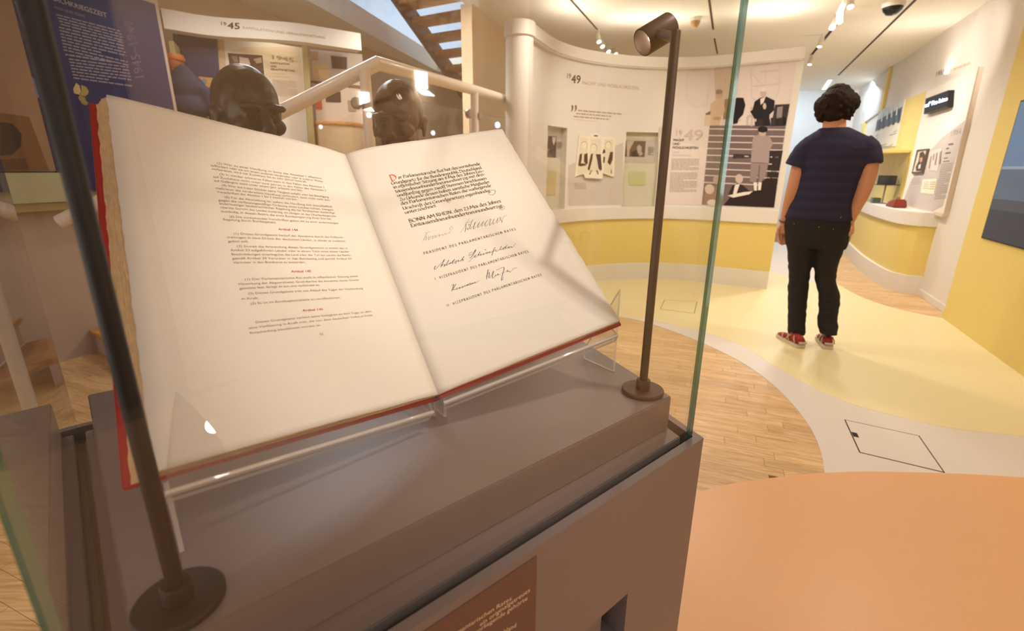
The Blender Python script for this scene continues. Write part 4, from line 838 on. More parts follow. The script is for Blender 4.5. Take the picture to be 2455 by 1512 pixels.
lines_of_bars(pr, lambda x, y: s1_(*k7(x, y)), 420, 1200, 540, 1270, 5, (150, 138, 128), slope=.05, fill=.4, rnd=rr)
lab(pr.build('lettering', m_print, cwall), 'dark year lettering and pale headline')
# prints inside the niches
for lb, off_, polys in (('photograph print behind left niche glass', NB - .002, [
   ([(115, 680), (300, 690), (290, 940), (108, 935)], (190, 180, 172)), ([(150, 715), (235, 722), (228, 940), (108, 935), (112, 830), (140, 820)], (70, 54, 48)), ([(190, 725), (230, 728), (222, 770), (205, 815), (192, 770)], (205, 190, 180)), ([(112, 840), (160, 850), (150, 880), (112, 930)], (160, 140, 130)), ([(120, 1070), (235, 1080), (222, 1330), (112, 1330)], (206, 190, 140))]),
   ('photograph print behind right niche glass', NB - .002, [
   ([(950, 740), (1270, 745), (1255, 1000), (925, 990)], (198, 188, 178)), ([(950, 765), (1160, 770), (1145, 935), (940, 930)], (112, 92, 78)), ([(958, 768), (1040, 768), (990, 860), (985, 930), (965, 928)], (196, 184, 172)), ([(1065, 830), (1090, 805), (1118, 830), (1112, 870), (1130, 900), (1100, 925), (1080, 890), (1060, 925), (1010, 928), (1020, 890), (1070, 870)], (186, 172, 160)), ([(1010, 880), (1070, 860), (1078, 930), (1010, 930)], (66, 52, 46)), ([(985, 1090), (1160, 1090), (1155, 1225), (980, 1225)], (196, 198, 150))])):
    mb = MB()
    ta, tc_ = n1 if 'left' in lb else n2; qa_, qc_ = cw_at(ta, NB, 0), cw_at(tc_, NB, 0); NP = Plane(qa_, math.degrees(math.atan2(qc_.x - qa_.x, qc_.y - qa_.y))); sa_ = lambda s_: s_
    for k_, (pg, col) in enumerate(polys): mb.paint([NP.px(*k7(x, y), .002 + .0008 * k_) for x, y in pg], col)
    if 'left' in lb: lines_of_bars(mb, lambda x, y: NP.px(*k7(x, y), .009), 240, 780, 300, 850, 6, (120, 108, 100), rnd=rr)
    else: lines_of_bars(mb, lambda x, y: NP.px(*k7(x, y), .009), 1180, 830, 1240, 920, 7, (150, 138, 128), rnd=rr)
    tag(mb.build('mounted_photograph', m_print), 'black and white print of one suited man in the narrow left niche' if 'left' in lb else 'black and white print of two men in the wide right niche', 'photograph')
# the big photograph with text at the right end of the curved wall
k6 = lambda x, y: (1590 + x / 3.876, 130 + y / 3.876)
mur = MB(); lay = [0]
def mf(x, y): return cw_px(*k6(x, y), OFF - .003 - .0008 * lay[0])
def clipx(pg, x0, x1):
    for lim, sg in ((x0, 1), (x1, -1)):
        out = []
        for i in range(len(pg)):
            a, b_ = pg[i - 1], pg[i]; ia, ib = (a[0] - lim) * sg >= 0, (b_[0] - lim) * sg >= 0
            if ia != ib: t = (lim - a[0]) / (b_[0] - a[0]); out.append((lim, a[1] + (b_[1] - a[1]) * t))
            if ib: out.append(b_)
        pg = out
        if len(pg) < 3: return []
    return pg
def mp(col, *pg):
    xs = [p[0] for p in pg]; x = math.floor(min(xs) / 36) * 36
    while x < max(xs):
        q_ = clipx(list(pg), x, x + 36)
        if len(q_) >= 3: mur.paint([mf(a, b_) for a, b_ in q_], col)
        x += 36
def mel(col, cx, cy, rx, ry, n=14): mp(col, *[(cx + rx * math.cos(2 * math.pi * i / n), cy + ry * math.sin(2 * math.pi * i / n)) for i in range(n)])
def bil(u, v): 
    top = (110 + (1240 - 110) * u, 128 - 80 * u); bot = (5 + (1030 - 5) * u, 1390 + 36 * u); return (top[0] + (bot[0] - top[0]) * v, top[1] + (bot[1] - top[1]) * v)
mur.c = []; n0 = len(mur.f); mur.grid(lambda u, v: mf(*bil(u, v)), 24, 6); mur.c += [lin((222, 210, 208))] * (len(mur.f) - n0)
lay[0] = 1
def strip(col, tl, tr, br, bl, n=8):       # follows the curvature
    for i in range(n):
        a, c = i / n, (i + 1) / n; L = lambda p, q, t: (p[0] + (q[0] - p[0]) * t, p[1] + (q[1] - p[1]) * t)
        mp(col, L(tl, tr, a), L(tl, tr, c), L(bl, br, c), L(bl, br, a))
strip((204, 186, 172), (470, 122), (690, 108), (650, 470), (490, 480), 4); strip((188, 168, 154), (470, 122), (540, 118), (480, 160), (470, 160), 2)
for x in (520, 580, 640): strip((184, 164, 150), (x, 118), (x + 14, 117), (x + 2, 400), (x - 10, 400), 1)
lay[0] = 2
strip((118, 102, 104), (432, 662), (1140, 660), (1030, 1424), (358, 1395), 10)
lay[0] = 3
strip((66, 54, 54), (650, 925), (990, 935), (985, 955), (645, 970), 4); strip((52, 42, 42), (985, 895), (1112, 893), (1066, 1160), (960, 1200), 3)
for i, y in enumerate((700, 762, 822, 884, 948, 1012, 1076, 1138, 1204)):
    x0 = 432 - i * 8; x1 = 1136 - i * 9; strip((214, 202, 198), (x0, y - 12 - i), (x1, y - 4 + i * 2), (x1 - 2, y + 6 + i * 2), (x0 - 2, y - 2 - i), 8)
lay[0] = 4
mp((58, 48, 48), (1040, 468), (1176, 462), (1140, 662), (1002, 668)); mp((148, 136, 134), (1060, 492), (1112, 482), (1102, 588), (1052, 596)); mp((44, 34, 34), (1000, 590), (1150, 580), (1140, 662), (1000, 668))
mp((196, 184, 178), (772, 580), (800, 560), (836, 566), (826, 670), (812, 668), (818, 590), (796, 585), (786, 662), (772, 662))
mp((46, 34, 34), (560, 1404), (620, 1330), (830, 1285), (905, 1195), (960, 1150), (1064, 1150), (1030, 1424))
lay[0] = 5
for pg in (((815, 140), (820, 300), (815, 390), (870, 440)), ((820, 300), (1080, 270)), ((950, 140), (945, 275)), ((1085, 100), (1075, 320), (1050, 400)), ((900, 160), (1080, 150)), ((830, 180), (900, 270)), ((220, 150), (222, 430), (300, 490), (400, 470), (430, 300), (440, 140)), ((222, 150), (440, 140)), ((835, 110), (990, 90))):
    for (xa, ya), (xb, yb_) in zip(pg[:-1], pg[1:]):
        l = math.hypot(xb - xa, yb_ - ya); nx, ny = -(yb_ - ya) / l * 2.2, (xb - xa) / l * 2.2; mp((208, 196, 192) if xa > 500 else (216, 202, 194), (xa - nx, ya - ny), (xb - nx, yb_ - ny), (xb + nx, yb_ + ny), (xa + nx, ya + ny))
mp((150, 118, 92), (572, 420), (662, 400), (642, 600), (556, 606)); mp((120, 98, 84), (392, 552), (442, 524), (440, 560), (396, 566)); mp((214, 192, 176), (390, 566), (440, 560), (438, 660), (382, 662))
mp((206, 178, 156), (440, 462), (500, 420), (556, 440), (576, 520), (540, 582), (520, 662), (440, 662)); mel((196, 168, 152), 520, 372, 34, 42)
lay[0] = 6
mel((152, 128, 112), 520, 350, 34, 24); mel((184, 150, 128), 498, 596, 40, 16)
mp((30, 24, 27), (690, 402), (745, 405), (764, 470), (742, 560), (702, 600), (690, 640), (650, 650), (632, 420)); mel((206, 188, 178), 712, 612, 8, 14)
mp((30, 24, 27), (850, 440), (900, 405), (960, 394), (1036, 430), (1030, 520), (988, 560), (985, 662), (930, 662), (915, 600), (850, 604), (808, 530), (830, 515)); mp((52, 40, 40), (850, 600), (990, 600), (1000, 662), (850, 668))
mel((198, 178, 170), 930, 358, 27, 40)
lay[0] = 7
mel((226, 218, 214), 928, 328, 32, 20); mp((226, 218, 214), (902, 415), (952, 394), (932, 448), (905, 470)); mel((204, 188, 182), 942, 482, 16, 30); mel((204, 188, 182), 820, 500, 14, 12); mel((206, 190, 184), 858, 612, 9, 14)
mp((166, 150, 150), (842, 762), (892, 744), (985, 758), (1022, 830), (1000, 870), (988, 900), (982, 1012), (813, 1002), (832, 900), (828, 800)); mp((150, 134, 134), (815, 1008), (976, 1015), (950, 1130), (905, 1192), (880, 1190), (882, 1098), (862, 1190), (804, 1184)); mel((192, 172, 164), 922, 735, 34, 26)
lay[0] = 8
mel((30, 24, 26), 925, 698, 46, 30); mp((112, 98, 98), (892, 1030), (902, 1030), (890, 1180), (878, 1180)); mp((234, 226, 222), (838, 1190), (872, 1190), (870, 1266), (846, 1266)); mp((234, 226, 222), (884, 1190), (916, 1190), (906, 1262), (880, 1262)); mel((36, 28, 30), 856, 1276, 22, 10); mel((36, 28, 30), 895, 1276, 20, 10)
mp((54, 44, 45), (606, 1300), (640, 1222), (690, 1200), (735, 1212), (792, 1262), (830, 1284), (800, 1310), (640, 1330)); mel((204, 184, 176), 706, 1156, 36, 44)
mp((150, 122, 106), (396, 1262), (470, 1225), (560, 1232), (560, 1395), (362, 1392)); mel((188, 162, 148), 492, 1168, 30, 40)
lay[0] = 9
mp((232, 224, 220), (668, 1212), (712, 1204), (680, 1296), (648, 1300)); mp((234, 226, 222), (598, 1312), (750, 1280), (832, 1272), (800, 1300), (650, 1332)); mel((214, 196, 186), 430, 1252, 44, 46); mel((226, 212, 204), 452, 1378, 44, 30)
lay[0] = 3
pq = lambda x, y: mf(x, y)
put_text(mur, '19', (202, 184, 178), (104, 752), (180, 757), (108, 700), pq, bold=.02); put_text(mur, '49', (202, 184, 178), (190, 798), (370, 802), (198, 694), pq, bold=.03)
lay[0] = 4
for s_, y, x1 in (('MACHT', 806, 195), ('UND', 841, 152), ('MÖGLICHKEITEN', 877, 326)): put_text(mur, s_, (66, 50, 46), (93 - (y - 806) * .1, y), (x1, y + 3), (95 - (y - 806) * .1, y - 22), pq, bold=.03)
put_text(mur, 'POWER', (184, 164, 158), (84, 916), (150, 918), (86, 903), pq); put_text(mur, 'AND POSSIBILITIES', (184, 164, 158), (80, 944), (258, 948), (82, 930), pq)
lines_of_bars(mur, pq, 78, 972, 335, 1080, 8, (170, 148, 140), fill=.42, skew=-6, rnd=rr); lines_of_bars(mur, pq, 66, 1100, 318, 1285, 14, (170, 148, 140), fill=.42, skew=-10, rnd=rr)
lab(mur.build('photo_mural', m_print, cwall), 'wall-sized black and white photograph of a speaker and a photographer on stairs, with a text column')
# cut-out folding screen with three drawn men
CTP = Plane(cw_px(1380, 400, OFF), math.degrees(math.atan2(*(cw_px(1476, 400, OFF) - cw_px(1380, 400, OFF)).to_tuple()[:2])))
ctp = lambda x, y, o: CTP.px(x, y, o)
ct = thing('cutout_board', cw_px(1430, 425, OFF), 'white cut-out board shaped like a folding screen with three drawn men in suits', 'board')
outl = [(470, 705), (520, 715), (565, 730), (590, 700), (612, 690), (640, 682), (668, 690), (700, 715), (712, 738), (750, 722), (785, 722), (815, 732), (842, 738), (832, 1140), (800, 1132), (715, 1100), (712, 1150), (700, 1160), (530, 1150), (520, 1110), (470, 1120), (428, 1138)]
mb = MB(); mb.prism([ctp(*k7(x, y), .014) for x, y in outl], -CTP.n * .012); mb.build('board', mat('cutout_white', (236, 228, 212), .6), ct)
cp = MB(); c0 = lambda x, y: ctp(*k7(x, y), .0148)
for col, pg in (((196, 178, 150), ((480, 725), (560, 742), (552, 1095), (445, 1115))), ((206, 190, 164), ((590, 745), (700, 745), (690, 1090), (560, 1085))), ((200, 184, 156), ((725, 750), (822, 752), (812, 1120), (722, 1085)))): cp.paint([c0(x, y) for x, y in pg], (226, 216, 196))
c1 = lambda x, y: ctp(*k7(x, y), .0154)
def cpoly(col, *pg): cp.paint([c1(x, y) for x, y in pg], col)
def cel(col, cx, cy, rx, ry): cpoly(col, *[(cx + rx * math.cos(i * math.pi / 6), cy + ry * math.sin(i * math.pi / 6)) for i in range(12)])
DK = (70, 50, 34)
cpoly(DK, (622, 706), (662, 710), (660, 722), (622, 720)); cpoly(DK, (475, 905), (500, 895), (495, 960), (485, 1000), (520, 1000), (545, 1020), (480, 1032), (458, 1020)); cpoly(DK, (520, 905), (556, 892), (558, 1000), (540, 1015), (518, 980))
cpoly(DK, (590, 905), (612, 895), (605, 960), (575, 1075), (556, 1060)); cpoly(DK, (640, 905), (692, 905), (705, 1060), (690, 1078), (668, 1050), (655, 960)); cpoly(DK, (596, 1068), (604, 1068), (582, 1115), (570, 1115)); cpoly(DK, (645, 1070), (655, 1070), (672, 1112), (660, 1115))
cpoly(DK, (720, 855), (735, 852), (742, 890), (708, 900)); cpoly(DK, (790, 880), (820, 880), (815, 960), (790, 1020), (762, 990)); cpoly(DK, (800, 1060), (806, 1060), (806, 1105), (796, 1100)); cpoly(DK, (720, 930), (738, 935), (730, 1000), (716, 990))
for cx, cy in ((520, 815), (622, 840), (770, 815)):
    cel((176, 152, 118), cx, cy, 33, 44); cp_ = c1
for cx, cy in ((520, 818), (620, 843), (770, 818)):
    c1 = lambda x, y: ctp(*k7(x, y), .0162); cel((236, 226, 208), cx, cy, 29, 40); cpoly(DK, (cx - 16, cy - 6), (cx - 6, cy - 8), (cx - 6, cy - 4)); cpoly(DK, (cx + 6, cy - 8), (cx + 16, cy - 6), (cx + 6, cy - 4)); cpoly(DK, (cx - 8, cy + 22), (cx + 8, cy + 22), (cx, cy + 26))
cp.build('drawing', m_print, ct)

# ================================================================== RIGHT WALL EXHIBITS
R1 = WR.shift(.046); R2 = WR.shift(.012)
def slab_px(P, quad, th, m, name, parent=None, bevel=0, off=0.0):
    mb = MB(); fr = [P.px(x, y, off) for x, y in quad]; mb.prism(fr, -P.n * th); return mb.build(name, m, parent, bevel=bevel)
ex = thing('exhibit_panel', WR.px(2300, 545), 'white exhibit panel on the right wall with grey slanted field and text', 'exhibit panel')
slab_px(R1, [(2222, 218), (2345, 160), (2258, 520), (2160, 492)], .046, mat('panel_side', (222, 205, 188), .6), 'panel_board', ex)
slab_px(R2, [(2160, 243), (2226, 216), (2162, 496), (2100, 486)], .012, m_yellow, 'yellow_backing', ex)
k5 = lambda x, y: (2060 + x / 3.516, 130 + y / 3.516)
xp = MB(); r0 = lambda x, y: R1.px(*k5(x, y), .001); r1 = lambda x, y: R1.px(*k5(x, y), .0018)
xp.paint([r0(x, y) for x, y in ((572, 310), (1003, 110), (710, 1345), (352, 1262))], (236, 230, 220))
xp.paint([r1(x, y) for x, y in ((905, 545), (700, 700), (560, 850), (430, 1080), (358, 1262), (620, 1325), (705, 1280))], (200, 190, 184))
r2 = lambda x, y: R1.px(*k5(x, y), .0026)
lines_of_bars(xp, r2, 690, 925, 790, 1225, 20, (150, 140, 134), slope=-.12, skew=-60, fill=.45, rnd=rr)
for (x, y, w_, h_) in ((752, 748, 42, 14), (732, 785, 24, 12), (725, 822, 46, 14), (712, 868, 34, 9), (706, 895, 54, 8)): xp.paint([r2(x, y + 6), r2(x + w_, y), r2(x + w_, y + h_), r2(x, y + h_ + 6)], (110, 100, 98))
put_text(xp, '1951', (176, 168, 168), (760, 700), (860, 660), (770, 650), r2, bold=.02)
lines_of_bars(xp, r2, 440, 1050, 515, 1110, 4, (170, 160, 156), slope=-.1, fill=.3, rnd=rr)
lab(xp.build('panel_print', m_print, ex), 'white field with grey slanted shape and small text')
wl = MB(); wlf = lambda x, y: WR.px(*k5(x, y), .001)
put_text(wl, '1951', (140, 126, 108), (640, 190), (718, 162), (645, 150), wlf, bold=.02); lines_of_bars(wl, wlf, 735, 140, 935, 166, 1, (206, 188, 160), slope=-.38, fill=.8, rnd=rr)
lab(wl.build('wall_lettering', m_print, wall_right), 'dark year number and pale headline')
# text display box
T1 = R1.shift(.055); td = thing('text_display', R1.px(2250, 270), 'black wall-mounted text display with glowing white letters', 'display')
slab_px(T1, [(2219, 236), (2273, 216), (2270, 257), (2214, 274)], .055, mat('display_black', (20, 20, 22), .35), 'housing', td, bevel=.003)
tp_ = MB(); d0 = lambda x, y: T1.px(*k5(x, y), .0015); tp_.paint([d0(x, y) for x, y in ((562, 378), (752, 308), (738, 440), (546, 500))], (34, 36, 42)); td_s = tp_.build('screen', m_print, td)
tx_ = MB(); d1 = lambda x, y: T1.px(*k5(x, y), .0025); put_text(tx_, 'auf" Plus-Seiten', (205, 215, 255), (553, 448), (744, 388), (556, 412), d1, bold=.02); lab(tx_.build('led_text', printmat('led_ink', .5, 3.0), td), 'glowing white text')
# framed portrait, drawing, letter
def framed(quad, inner, name, label, cat, cf, P=R1, th=.02):
    t = thing(name, P.px(*quad[3]), label, cat); Pf = P.shift(th)
    slab_px(Pf, quad, th, cf, 'frame', t); mb = MB()
    for k_, (col, pg) in enumerate(inner): mb.paint([Pf.px(x, y, .001 + .0006 * k_) for x, y in pg], col)
    mb.build('picture', m_print, t); return t
kk = lambda L: [k5(x, y) for x, y in L]
framed(kk([(485, 805), (580, 795), (530, 1003), (440, 1006)]), [((214, 206, 190), kk([(497, 822), (565, 812), (520, 988), (452, 992)])), ((92, 70, 60), kk([(510, 830), (540, 818), (556, 850), (540, 930), (520, 985), (480, 985), (476, 950), (500, 900)])), ((200, 150, 120), kk([(510, 872), (535, 868), (530, 905), (510, 912)])), ((206, 214, 226), kk([(500, 935), (520, 920), (515, 960), (495, 965)]))], 'framed_portrait', 'framed portrait of a dark haired figure on the white right panel', 'picture', mat('dark_wood_frame', (90, 76, 62), .5))
framed(kk([(590, 820), (700, 790), (660, 985), (570, 975)]), [((220, 208, 200), kk([(590, 820), (700, 790), (660, 985), (570, 975)]))] + [((160, 140, 136), kk([(x, y), (x + 12, y - 4), (x + 4, y + 50), (x - 8, y + 54)])) for x, y in ((600, 860), (625, 840), (650, 830), (680, 820), (590, 910), (640, 880), (675, 870))], 'sketch_sheet', 'pale sheet with loose sketched figures beside the framed portrait', 'drawing', m_white, th=.004)
framed(kk([(535, 1055), (655, 1048), (628, 1180), (515, 1168)]), [((240, 232, 206), kk([(535, 1055), (655, 1048), (628, 1180), (515, 1168)]))] + [((170, 162, 140), kk([(x, y), (x + 45, y + 1), (x + 43, y + 5), (x - 1, y + 4)])) for x, y in ((545, 1075), (543, 1092), (540, 1108), (537, 1125), (598, 1074), (596, 1092), (592, 1112), (590, 1130))], 'letter_sheet', 'cream letter sheet below the sketch on the white right panel', 'document', m_white, th=.004)
pst = framed(kk([(165, 480), (383, 380), (345, 560), (132, 655)]), [((196, 204, 208), kk([(165, 482), (380, 384), (345, 560), (135, 650)])), ((96, 104, 116), kk([(150, 560), (365, 440), (345, 560), (135, 648)]))] + [((70, 78, 92), kk([(x, 560 - (x - 150) * .5), (x + 14, 552 - (x - 150) * .5), (x + 4, 645 - (x - 150) * .38), (x - 12, 650 - (x - 150) * .38)])) for x in (170, 205, 250, 290, 330)] + [((208, 220, 228), kk([(x, 520 - (x - 150) * .45), (x + 12, 512 - (x - 150) * .45), (x + 4, 580 - (x - 150) * .42), (x - 8, 586 - (x - 150) * .42)])) for x in (190, 235, 272, 315)], 'photo_board', 'white board with a misty blue grey crowd photograph above the vitrine', 'poster', m_white, WR.shift(.008), .02)
# lower text half of that board
slab_px(WR.shift(.026), kk([(132, 655), (345, 560), (300, 775), (120, 775)]), .018, m_white, 'lower_sheet', pst)
mb = MB(); PB = WR.shift(.027)
for x, y, w_ in ((165, 770, 65), (255, 770, 30), (140, 690, 20), (255, 680, 60), (140, 720, 16), (290, 655, 30)): mb.paint([PB.px(*k5(x, y)), PB.px(*k5(x + w_, y - 18)), PB.px(*k5(x + w_, y - 11)), PB.px(*k5(x, y + 7))], (150, 146, 136))
mb.build('small_print', m_print, pst)
# pillars between the bays further along
struct(slab_px(WR.shift(.03), [(2066, 232), (2127, 172), (2105, 270), (2062, 300)], .03, m_white, 'trim_7')); struct(slab_px(WR.shift(.034), [(2127, 167), (2134, 162), (2113, 265), (2106, 270)], .034, m_yellow, 'trim_8'))
struct(slab_px(WR.shift(.03), [(2068, 270), (2076, 262), (2070, 330), (2062, 332)], .03, m_yellow, 'trim_9'))
# counter along the right wall
ck = catmull([onz(x, y) for x, y in ((2212, 708), (2180, 704), (2150, 699), (2110, 685), (2060, 648), (2030, 615), (2005, 585))], 5)
cnt = thing('wall_counter', WR.px(2240, 560), 'curved white counter with yellow front along the right wall', 'counter')
def cnt_band(name, inset_, z0, z1, m, extra=None, bevel=0):
    P = [p.copy() for p in ck]; Nn = [nrm_of(P, i) for i in range(len(P))]; Nn = [n_ if n_.dot(WR.n) < 0 else -n_ for n_ in Nn]
    F = [p + n_ * inset_ for p, n_ in zip(P, Nn)]; back = [p - WR.n * (p - WR.p).dot(WR.n) + WR.n * .004 for p in F]
    poly = F + back[::-1]; mb = MB(); mb.prism([V((p.x, p.y, z0)) for p in poly], (0, 0, z1 - z0)); return mb.build(name, m, cnt, smooth=True, bevel=bevel)
cnt_band('kick_base', 0, 0, .20, m_white); cnt_band('yellow_front', .03, .20, .73, m_yellow); cnt_band('counter_top', 0, .73, .872, m_white, bevel=.003)
# vitrine standing on the counter with its exhibits
def on_wall(x, y, off): return WR.px(x, y, off)
vz = .872; va = WR.px(2158, 486, 0); sB = (va - WR.p).dot(WR.d); sA = sB + 1.9
vit = thing('vitrine', pw(sB) + V((0, 0, vz)), 'glass vitrine with yellow lid on the right wall counter', 'vitrine')
W_ = lambda s_, o, z: pw(s_) + WR.n * o + V((0, 0, z))
zl = WR.px(2180, 358, .3).z
mb = MB(); mb.hexa([W_(sB, .02, zl), W_(sA, .02, zl), W_(sA, .30, zl), W_(sB, .30, zl)], [W_(sB, .02, zl + .03), W_(sA, .02, zl + .03), W_(sA, .30, zl + .03), W_(sB, .30, zl + .03)]); mb.build('lid', m_yellow, vit)
mb = MB(); mb.add([W_(sB, .30, vz), W_(sA, .30, vz), W_(sA, .30, zl), W_(sB, .30, zl)], [(0, 1, 2, 3)]); mb.build('front_glass', MATS['case_glass'], vit)
mb = MB(); mb.add([W_(sB + .003, .02, vz), W_(sB + .003, .30, vz), W_(sB + .003, .30, zl), W_(sB + .003, .02, zl)], [(0, 1, 2, 3)]); mb.build('side_glass', MATS['case_glass'], vit)
mb = MB(); mb.hexa([W_(sB + .02, .016, vz + .001), W_(sA, .016, vz + .001), W_(sA, .02, vz + .001), W_(sB + .02, .02, vz + .001)], [W_(sB + .02, .016, zl), W_(sA, .016, zl), W_(sA, .02, zl), W_(sB + .02, .02, zl)]); mb.build('back_board', m_yellow, vit)
pcol = WR.px(2118, 470, .16); sh = (pcol - WR.p).dot(WR.d)
hat = thing('top_hat', W_(sh, .16, vz + .12), 'black top hat on a small stand inside the right wall vitrine', 'hat')
zh = WR.px(2118, 443, .16).z; ztop = WR.px(2118, 420, .16).z
mb = MB(); mb.lathe([(0, zh + .006), (.10, zh + .006), (.102, ztop - .01), (.098, ztop), (0, ztop)], W_(sh, .16, 0), n=32); mb.build('crown', mat('black_felt', (26, 25, 27), .7), hat, smooth=True)
mb = MB(); mb.lathe([(0, zh - .004), (.15, zh + .002), (.155, zh + .008), (.10, zh + .010), (0, zh + .010)], W_(sh, .16, 0), n=36); mb.build('brim', MATS['black_felt'], hat, smooth=True)
mb = MB(); mb.lathe([(0, vz + .001), (.05, vz + .001), (.05, vz + .009), (.009, vz + .012), (.009, zh - .004), (0, zh - .004)], W_(sh, .16, 0), n=24); tag(mb.build('hat_stand', mat('grey_stand', (120, 116, 112), .5), smooth=True), 'thin grey stand under the black top hat', 'stand')
sc2 = (WR.px(2148, 478, .18) - WR.p).dot(WR.d); c_ = W_(sc2, .18, vz)
bg = thing('red_leather_case', c_, 'low reddish brown leather case lying in the vitrine beside the hat', 'case')
mb = MB(); mb.hexa([c_ + WR.d * -.24 + WR.n * -.07, c_ + WR.d * .14 + WR.n * -.07, c_ + WR.d * .14 + WR.n * .07, c_ + WR.d * -.24 + WR.n * .07], [c_ + WR.d * -.22 + WR.n * -.05 + V((0, 0, .10)), c_ + WR.d * .05 + WR.n * -.05 + V((0, 0, .075)), c_ + WR.d * .05 + WR.n * .05 + V((0, 0, .075)), c_ + WR.d * -.22 + WR.n * .05 + V((0, 0, .10))]); mb.build('body', mat('russet_leather', (132, 48, 34), .5), bg, bevel=.012)
mb = MB(); mb.tube(catmull([c_ + WR.d * -.14 + V((0, 0, .09)), c_ + WR.d * -.11 + V((0, 0, .115)), c_ + WR.d * -.05 + V((0, 0, .108)), c_ + WR.d * -.03 + V((0, 0, .082))]), .006, 8); mb.build('handle', MATS['russet_leather'], bg, smooth=True)
for i, (x, col, h_, lb) in enumerate(((2088, (196, 170, 84), .035, 'small yellow booklet lying at the left end of the vitrine'), (2104, (70, 92, 70), .07, 'small dark green box in the vitrine below the hat'))):
    s_ = (WR.px(x, 478, .2) - WR.p).dot(WR.d); c_ = W_(s_, .22, vz + .001); mb = MB(); mb.box(c_ + V((0, 0, h_ / 2)), (.07, .045, h_ / 2), (WR.d, WR.n, V((0, 0, 1)))); o = mb.build('booklet' if i == 0 else 'small_box', mat('exhibit_%d' % i, col, .6), bevel=.003); tag(o, lb, 'booklet' if i == 0 else 'box')
# big wall screen on the yellow facing
YP = Plane((3.963, 4.207), 24.3); S1 = YP.shift(.035)
scr = thing('wall_screen', YP.px(2400, 585), 'large dark blue flat screen on the yellow wall at the right edge', 'screen')
A_, B_ = S1.px(2447, 241), S1.px(2359, 572); ds = (A_ - B_); L_ = 1.5; zt2, zb2 = A_.z, B_.z; sA_ = (A_ - S1.p).dot(S1.d)
fS = lambda s_, z, o=0: S1.p + S1.d * s_ + S1.n * o + V((0, 0, z))
mb = MB(); mb.prism([fS(sA_, zb2), fS(sA_ - 1.35, zb2), fS(sA_ - 1.35, zt2), fS(sA_, zt2)], -S1.n * .034); mb.build('bezel', MATS['display_black'], scr)
m_scr = mat('screen_image', (70, 84, 104), .25, var=.35, scale=3.0, emit=.35); mb = MB(); mb.prism([fS(sA_ - .012, zb2 + .012, .001), fS(sA_ - 1.338, zb2 + .012, .001), fS(sA_ - 1.338, zt2 - .012, .001), fS(sA_ - .012, zt2 - .012, .001)], -S1.n * .0005); mb.build('screen_panel', m_scr, scr)
mb = MB(); zz = lambda t: zb2 + .012 + (zt2 - zb2 - .024) * t
for t0, t1, col in ((0, .22, (44, 44, 52)), (.22, .30, (58, 58, 66)), (.52, .54, (110, 122, 140)), (.54, 1, (74, 96, 124))): mb.paint([fS(sA_ - .013, zz(t0), .0016), fS(sA_ - 1.337, zz(t0), .0016), fS(sA_ - 1.337, zz(t1), .0016), fS(sA_ - .013, zz(t1), .0016)], col)
mb.build('picture', printmat('screen_ink', .3, .5), scr)
# floor hatches
m_wl = MATS['white_linoleum']
for pts_, m_, lb, zz_ in (([(2024, 1005), (2204, 1044), (2266, 1133), (2060, 1084)], m_wl, 'square white floor hatch with a dark notch in front of the orange floor', .0034), ([(1593, 718), (1672, 723), (1665, 751), (1582, 741)], MATS['yellow_linoleum'], 'square hatch in the yellow floor seen through the case glass beside the right lamp', .0033)):
    q = [onz(x, y, zz_) for x, y in pts_]; t = thing('floor_hatch', (q[0] + q[2]) / 2, lb, 'hatch'); cc = (q[0] + q[1] + q[2] + q[3]) / 4
    mb = MB(); mb.prism([p + V((0, 0, -.004)) for p in q], (0, 0, .0041)); mb.build('dark_joint', m_gap, t)
    mb = MB(); mb.prism([cc + (p - cc) * .965 + V((0, 0, -.003)) for p in q], (0, 0, .0034)); mb.build('hatch_plate', m_, t)
    if zz_ > .00335:
        e1_, e2_ = (q[3] - q[0]) * .50, (q[1] - q[0]); mb = MB(); o_ = q[0] + (q[3] - q[0]) * .40 + e2_ * .02; mb.prism([o_, o_ + e2_ * .075, o_ + e2_ * .075 + (q[3] - q[0]) * .14, o_ + (q[3] - q[0]) * .14], (0, 0, .0012)); mb.build('finger_notch', MATS['black_felt'], t)

